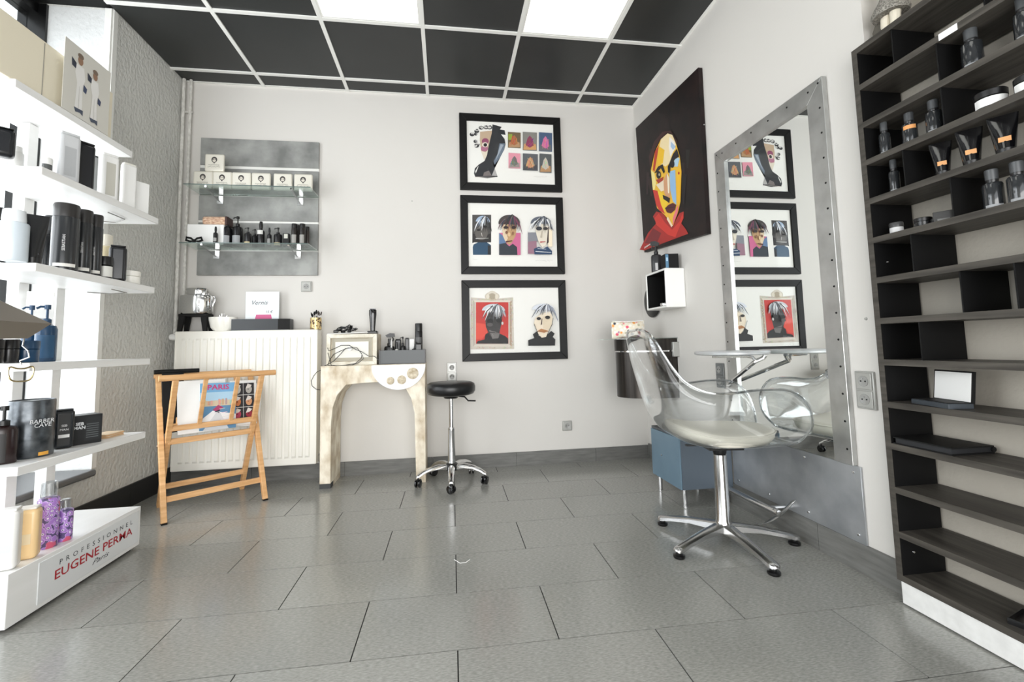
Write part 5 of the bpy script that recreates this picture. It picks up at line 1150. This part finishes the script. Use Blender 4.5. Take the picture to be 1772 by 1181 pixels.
dput('jar', 'low black domed pot in front of the cream bottle on third display shelf', 172, 193, 445, 'S3', X=-3.04, body=(24, 24, 25), cat='jar', lab=(220, 220, 214))
dput('flat', 'short black ridged tube right of the cream bottle on third display shelf', 193, 217, 426, 'S3', X=-3.05, body=(34, 35, 37), rough=.2, d=.05)
dput('jar', 'small white cup at right end of third display shelf', 215, 240, 470, 'S3', X=-3.05, body=(238, 236, 228), cap=(238, 236, 228), cat='jar')
# fourth shelf
NV = (30, 66, 98)
dput('pump', 'tall navy blue pump bottle right of the lamp chain on fourth display shelf', 69, 97, 528, 'S4', X=-3.1, body=NV, cap=NV, lab=(44, 84, 118), lz=(.1, .7))
dput('jar', 'wide navy blue tub below the lamp shade on fourth display shelf', 31, 63, 590, 'S4', X=-3.06, body=NV, cap=NV, cat='jar')
dput('pump', 'navy pump bottle half hidden behind the lamp shade on fourth display shelf', 44, 68, 529, 'S4', X=-3.18, body=NV, cap=NV)
dput('jar', 'wide black tub below the lamp shade on fourth display shelf', 5, 30, 588, 'S4', X=-3.06, body=(36, 36, 38), cat='jar')
dput('jar', 'black tub cut by left photo edge on fourth display shelf', -24, 3, 588, 'S4', X=-3.06, body=(30, 30, 31), cat='jar')
dput('box', 'white refill pack with grey lettering behind blue pumps on fourth shelf', 55, 88, 506, 'S4', X=-3.22, body=WH, d=.03, cat='box', lab=(180, 184, 188), lz=(.55, .62))
# fifth shelf
dput('pump', 'square dark bottle with red-brown top and pump at left edge of fifth shelf', -10, 27, 703, 'S5', X=-3.11, body=(34, 20, 20), lab=(34, 32, 32), lz=(.05, .8), d=.06)
p, h, w_ = place(27, 86, 692, sh['S5'] + .0003, X=-3.11)
t = thing('oil_drum_tin', 'tall grey metal-look drum tin with pale lettering on fifth display shelf', 'tin', p, facing(p)); r = w_ / 2
drum_m = noisy(mat('drum_metal', (84, 88, 92), .28, .7), (30, 30, 30), (62, 66, 70), (104, 108, 112), rough=(.22, .4))
pr_ = [(0, 0), (r * .97, 0), (r, .004)]
for k in (.34, .66): pr_ += [(r, h * k - .006), (r * 1.015, h * k), (r, h * k + .006)]
B().lathe(pr_ + [(r, h - .005), (r * .97, h), (r * .95, h - .004), (0, h - .004)], 40).build('drum', drum_m, t, angle=50)
pale = M3((222, 224, 226), .5)
for s_, zf, hh_, dx in (('BARBER', .60, .014, .42), ('CAVE', .53, .014, .46)):
    text(s_, 'lettering', pale, t, T((r * dx, -r * .99, h * zf)) @ RZ(.42), height=hh_, shear=.1)
label_patch('sticker', t, M3((232, 170, 70), .5), r + .0008, h * .03, h * .09, -PI / 2 + .35, -PI / 2 + .85)
dput('flat', 'black rectangular bottle standing on silver cap on fifth display shelf', 97, 126, 708, 'S5', X=-3.1, body=(34, 37, 40), cap=(34, 37, 40), d=.045, rz=.75, ws=.92, lab=(226, 226, 224), lz=(.28, .36), txt=[('SEB', .56, .13, False), ('MAN', .46, .13, False)])
B_ = bpy.data.objects['flat_bottle']
p, h, w_ = place(126, 161, 714, sh['S5'] + .0003, X=-3.1)
t = thing('product_box', 'black square carton lettered in white, right of black rectangular bottle on fifth shelf', 'box', p, .95)
B().box(-.052, .052, -.04, .04, 0, h * .93).build('carton', M3((30, 31, 33), .4), t, bevel=.001, seg=1)
art('side_print', t, [rc(-.004, .046, h * .1, h * .85, (36, 38, 40))] + [rc(.0, .04, h * (.2 + .07 * k), h * (.225 + .07 * k), (92, 96, 98)) for k in range(7)], y=-.0403)
art('side_print', t, [rc(-.038, .038, h * .02, h * .9, (70, 100, 128))] + [stroke((rng.uniform(-.036, .03), rng.uniform(.01, h * .85)), (rng.uniform(-.036, .03), rng.uniform(.01, h * .85)), .003, (168, 184, 196)) for k in range(16)], M_=RZ(-PI / 2) @ T((0, 0, 0)), y=-.0523)
text('SEB', 'lettering', pale, t, T((-.022, -.0408, h * .62)), height=.012, bold=.03); text('MAN', 'lettering', pale, t, T((-.022, -.0408, h * .50)), height=.012, bold=.03)
for k in range(5):
    tag(B().box(-.034, .034, -.052, .052, 0, .0034).xf(RZ(.06 * (k % 3) - .05)).xf(T((-3.09, -1.115, sh['S5'] + .0004 + k * .0038))).build('wooden_card', wood if k % 2 else M3((224, 200, 168), .5)), ('lowest', 'second from the bottom', 'middle', 'second from the top', 'topmost')[k] + ' of the thin wooden cards stacked on fifth display shelf', 'card', 'stack of thin wooden cards')
# base
def based(kind, label, u0, u1, vt, X, **k): return dput(kind, label, u0, u1, vt, 'base', X=X, **k)
based('flat', 'white bottle with grey lettering at left of the display base', 0, 34, 880, -3.045, body=(232, 231, 228), cap=(234, 233, 230), d=.05, ws=.9, rz=.35, lab=(206, 210, 214), lz=(.3, .42))
based('flat', 'orange shampoo bottle with frosted top on the display base', 33, 68, 877, -3.05, body=(238, 204, 152), cap=(236, 230, 220), d=.05, ws=.9, rz=.35, lab=(226, 206, 170), lz=(.3, .5))
psy = mat('purple_floral_print', (176, 140, 200), .35); nt = psy.node_tree; N = nt.nodes; L = nt.links
tc = N.new('ShaderNodeTexCoord'); vo = N.new('ShaderNodeTexVoronoi'); vo.inputs['Scale'].default_value = 62; L.new(tc.outputs['Object'], vo.inputs['Vector'])
cr = N.new('ShaderNodeValToRGB'); cr.color_ramp.interpolation = 'CONSTANT'; e = cr.color_ramp.elements; e[0].color = lin((60, 52, 90)); e[1].position = .14; e[1].color = lin((232, 224, 238))
for pos, c in ((.26, (166, 122, 200)), (.52, (198, 164, 222)), (.62, (90, 76, 120))): e.new(pos).color = lin(c)
L.new(vo.outputs['Distance'], cr.inputs[0])
vo2 = N.new('ShaderNodeTexNoise'); vo2.inputs['Scale'].default_value = 18; L.new(tc.outputs['Object'], vo2.inputs['Vector'])
mr = N.new('ShaderNodeMapRange'); mr.inputs['From Min'].default_value = .58; mr.inputs['From Max'].default_value = .62; L.new(vo2.outputs[0], mr.inputs['Value'])
mx = N.new('ShaderNodeMixRGB'); L.new(mr.outputs[0], mx.inputs[0]); L.new(cr.outputs[0], mx.inputs[1]); mx.inputs[2].default_value = lin((206, 92, 120)); L.new(mx.outputs[0], N['Principled BSDF'].inputs['Base Color'])
based('foam', 'tall purple floral foam bottle with clear cap on the display base', 71, 102, 834, -3.06, body=psy, cap=frost, ws=.92)
based('foam', 'short purple floral foam bottle with clear cap on the display base', 103, 126, 864, -3.045, body=psy, cap=frost, ws=.92)

# ------------------------------------------------------------------ lamp with metal shade and heart pull at far left
t = thing('floor_lamp', 'floor lamp with grey pyramid metal shade and heart-shaped pull at left edge', 'lamp', (-3.01, -1.97, 0))
shm = mat('grey_metal_shade', (150, 142, 132), .35, .6)
b = B(); zz = ((.953, .155), (1.0, .19), (1.115, .055), (1.12, .0)); rs = []
for z, hw_ in zz[:3]: rs.append([b.bm.verts.new((x * hw_, y * hw_, z)) for x, y in ((-1, -1), (1, -1), (1, 1), (-1, 1))])
for p_, q_ in zip(rs, rs[1:]):
    for i in range(4): b.bm.faces.new((p_[i], p_[(i + 1) % 4], q_[(i + 1) % 4], q_[i]))
b.bm.faces.new(rs[-1]); o = b.build('shade', shm, t, smooth=False); m_ = o.modifiers.new('solid', 'SOLIDIFY'); m_.thickness = .002
B().tube([(0, 0, .02), (0, 0, 1.13)], .011, 10).build('pole', chrome, t)
B().lathe([(0, 0), (.13, 0), (.13, .01), (.04, .02), (0, .022)], 28).build('base', chrome, t)
brass = mat('brass_wire', (176, 158, 118), .25, .9)
cx_, cy_ = .150, .150
B().tube([(cx_ - .0, cy_, .958), (cx_ - .004, cy_, .93), (cx_ + .012, cy_, .915), (cx_ + .016, cy_, .895), (cx_ - .008, cy_, .885), (cx_ - .004, cy_, .872)], .0022, 6).build('pull_chain', chrome, t)
hp = []
for i in range(36):
    a = 2 * PI * i / 36; s_ = math.sin(a); x = .034 * (abs(s_) ** .75) * (1 if s_ > 0 else -1); z = -(.0145 * math.cos(a) * 1.6 - .006 * math.cos(2 * a) - .004 * math.cos(3 * a))
    hp.append((cx_ - .004 + x, cy_, .847 - z))
B().tube(hp, .0026, 7, closed=True).build('heart_pull', brass, t)
# two thin brass rods of an ornament in the window
t = thing('brass_ornament', 'thin brass wire ornament with two rods behind the drum tin', 'ornament', (-3.35, -1.55, .3), .0)
B().lathe([(0, 0), (.03, 0), (.03, .004), (0, .006)], 16).build('foot', brass, t)
for s_ in (-1, 1): B().tube([(s_ * .012, 0, .004), (s_ * .014, 0, .12), (s_ * .026, 0, .4), (s_ * .022, 0, .56)], .003, 6).build('rod', brass, t)

# white thread dropped on the floor
o = B().tube([at(786, 969, Z=.002), at(796, 975, Z=.002), at(806, 974, Z=.002), at(813, 969, Z=.0045)], .0012, 5).build('thread', paper); tag(o, 'short curved white thread lying on a floor tile', 'thread')
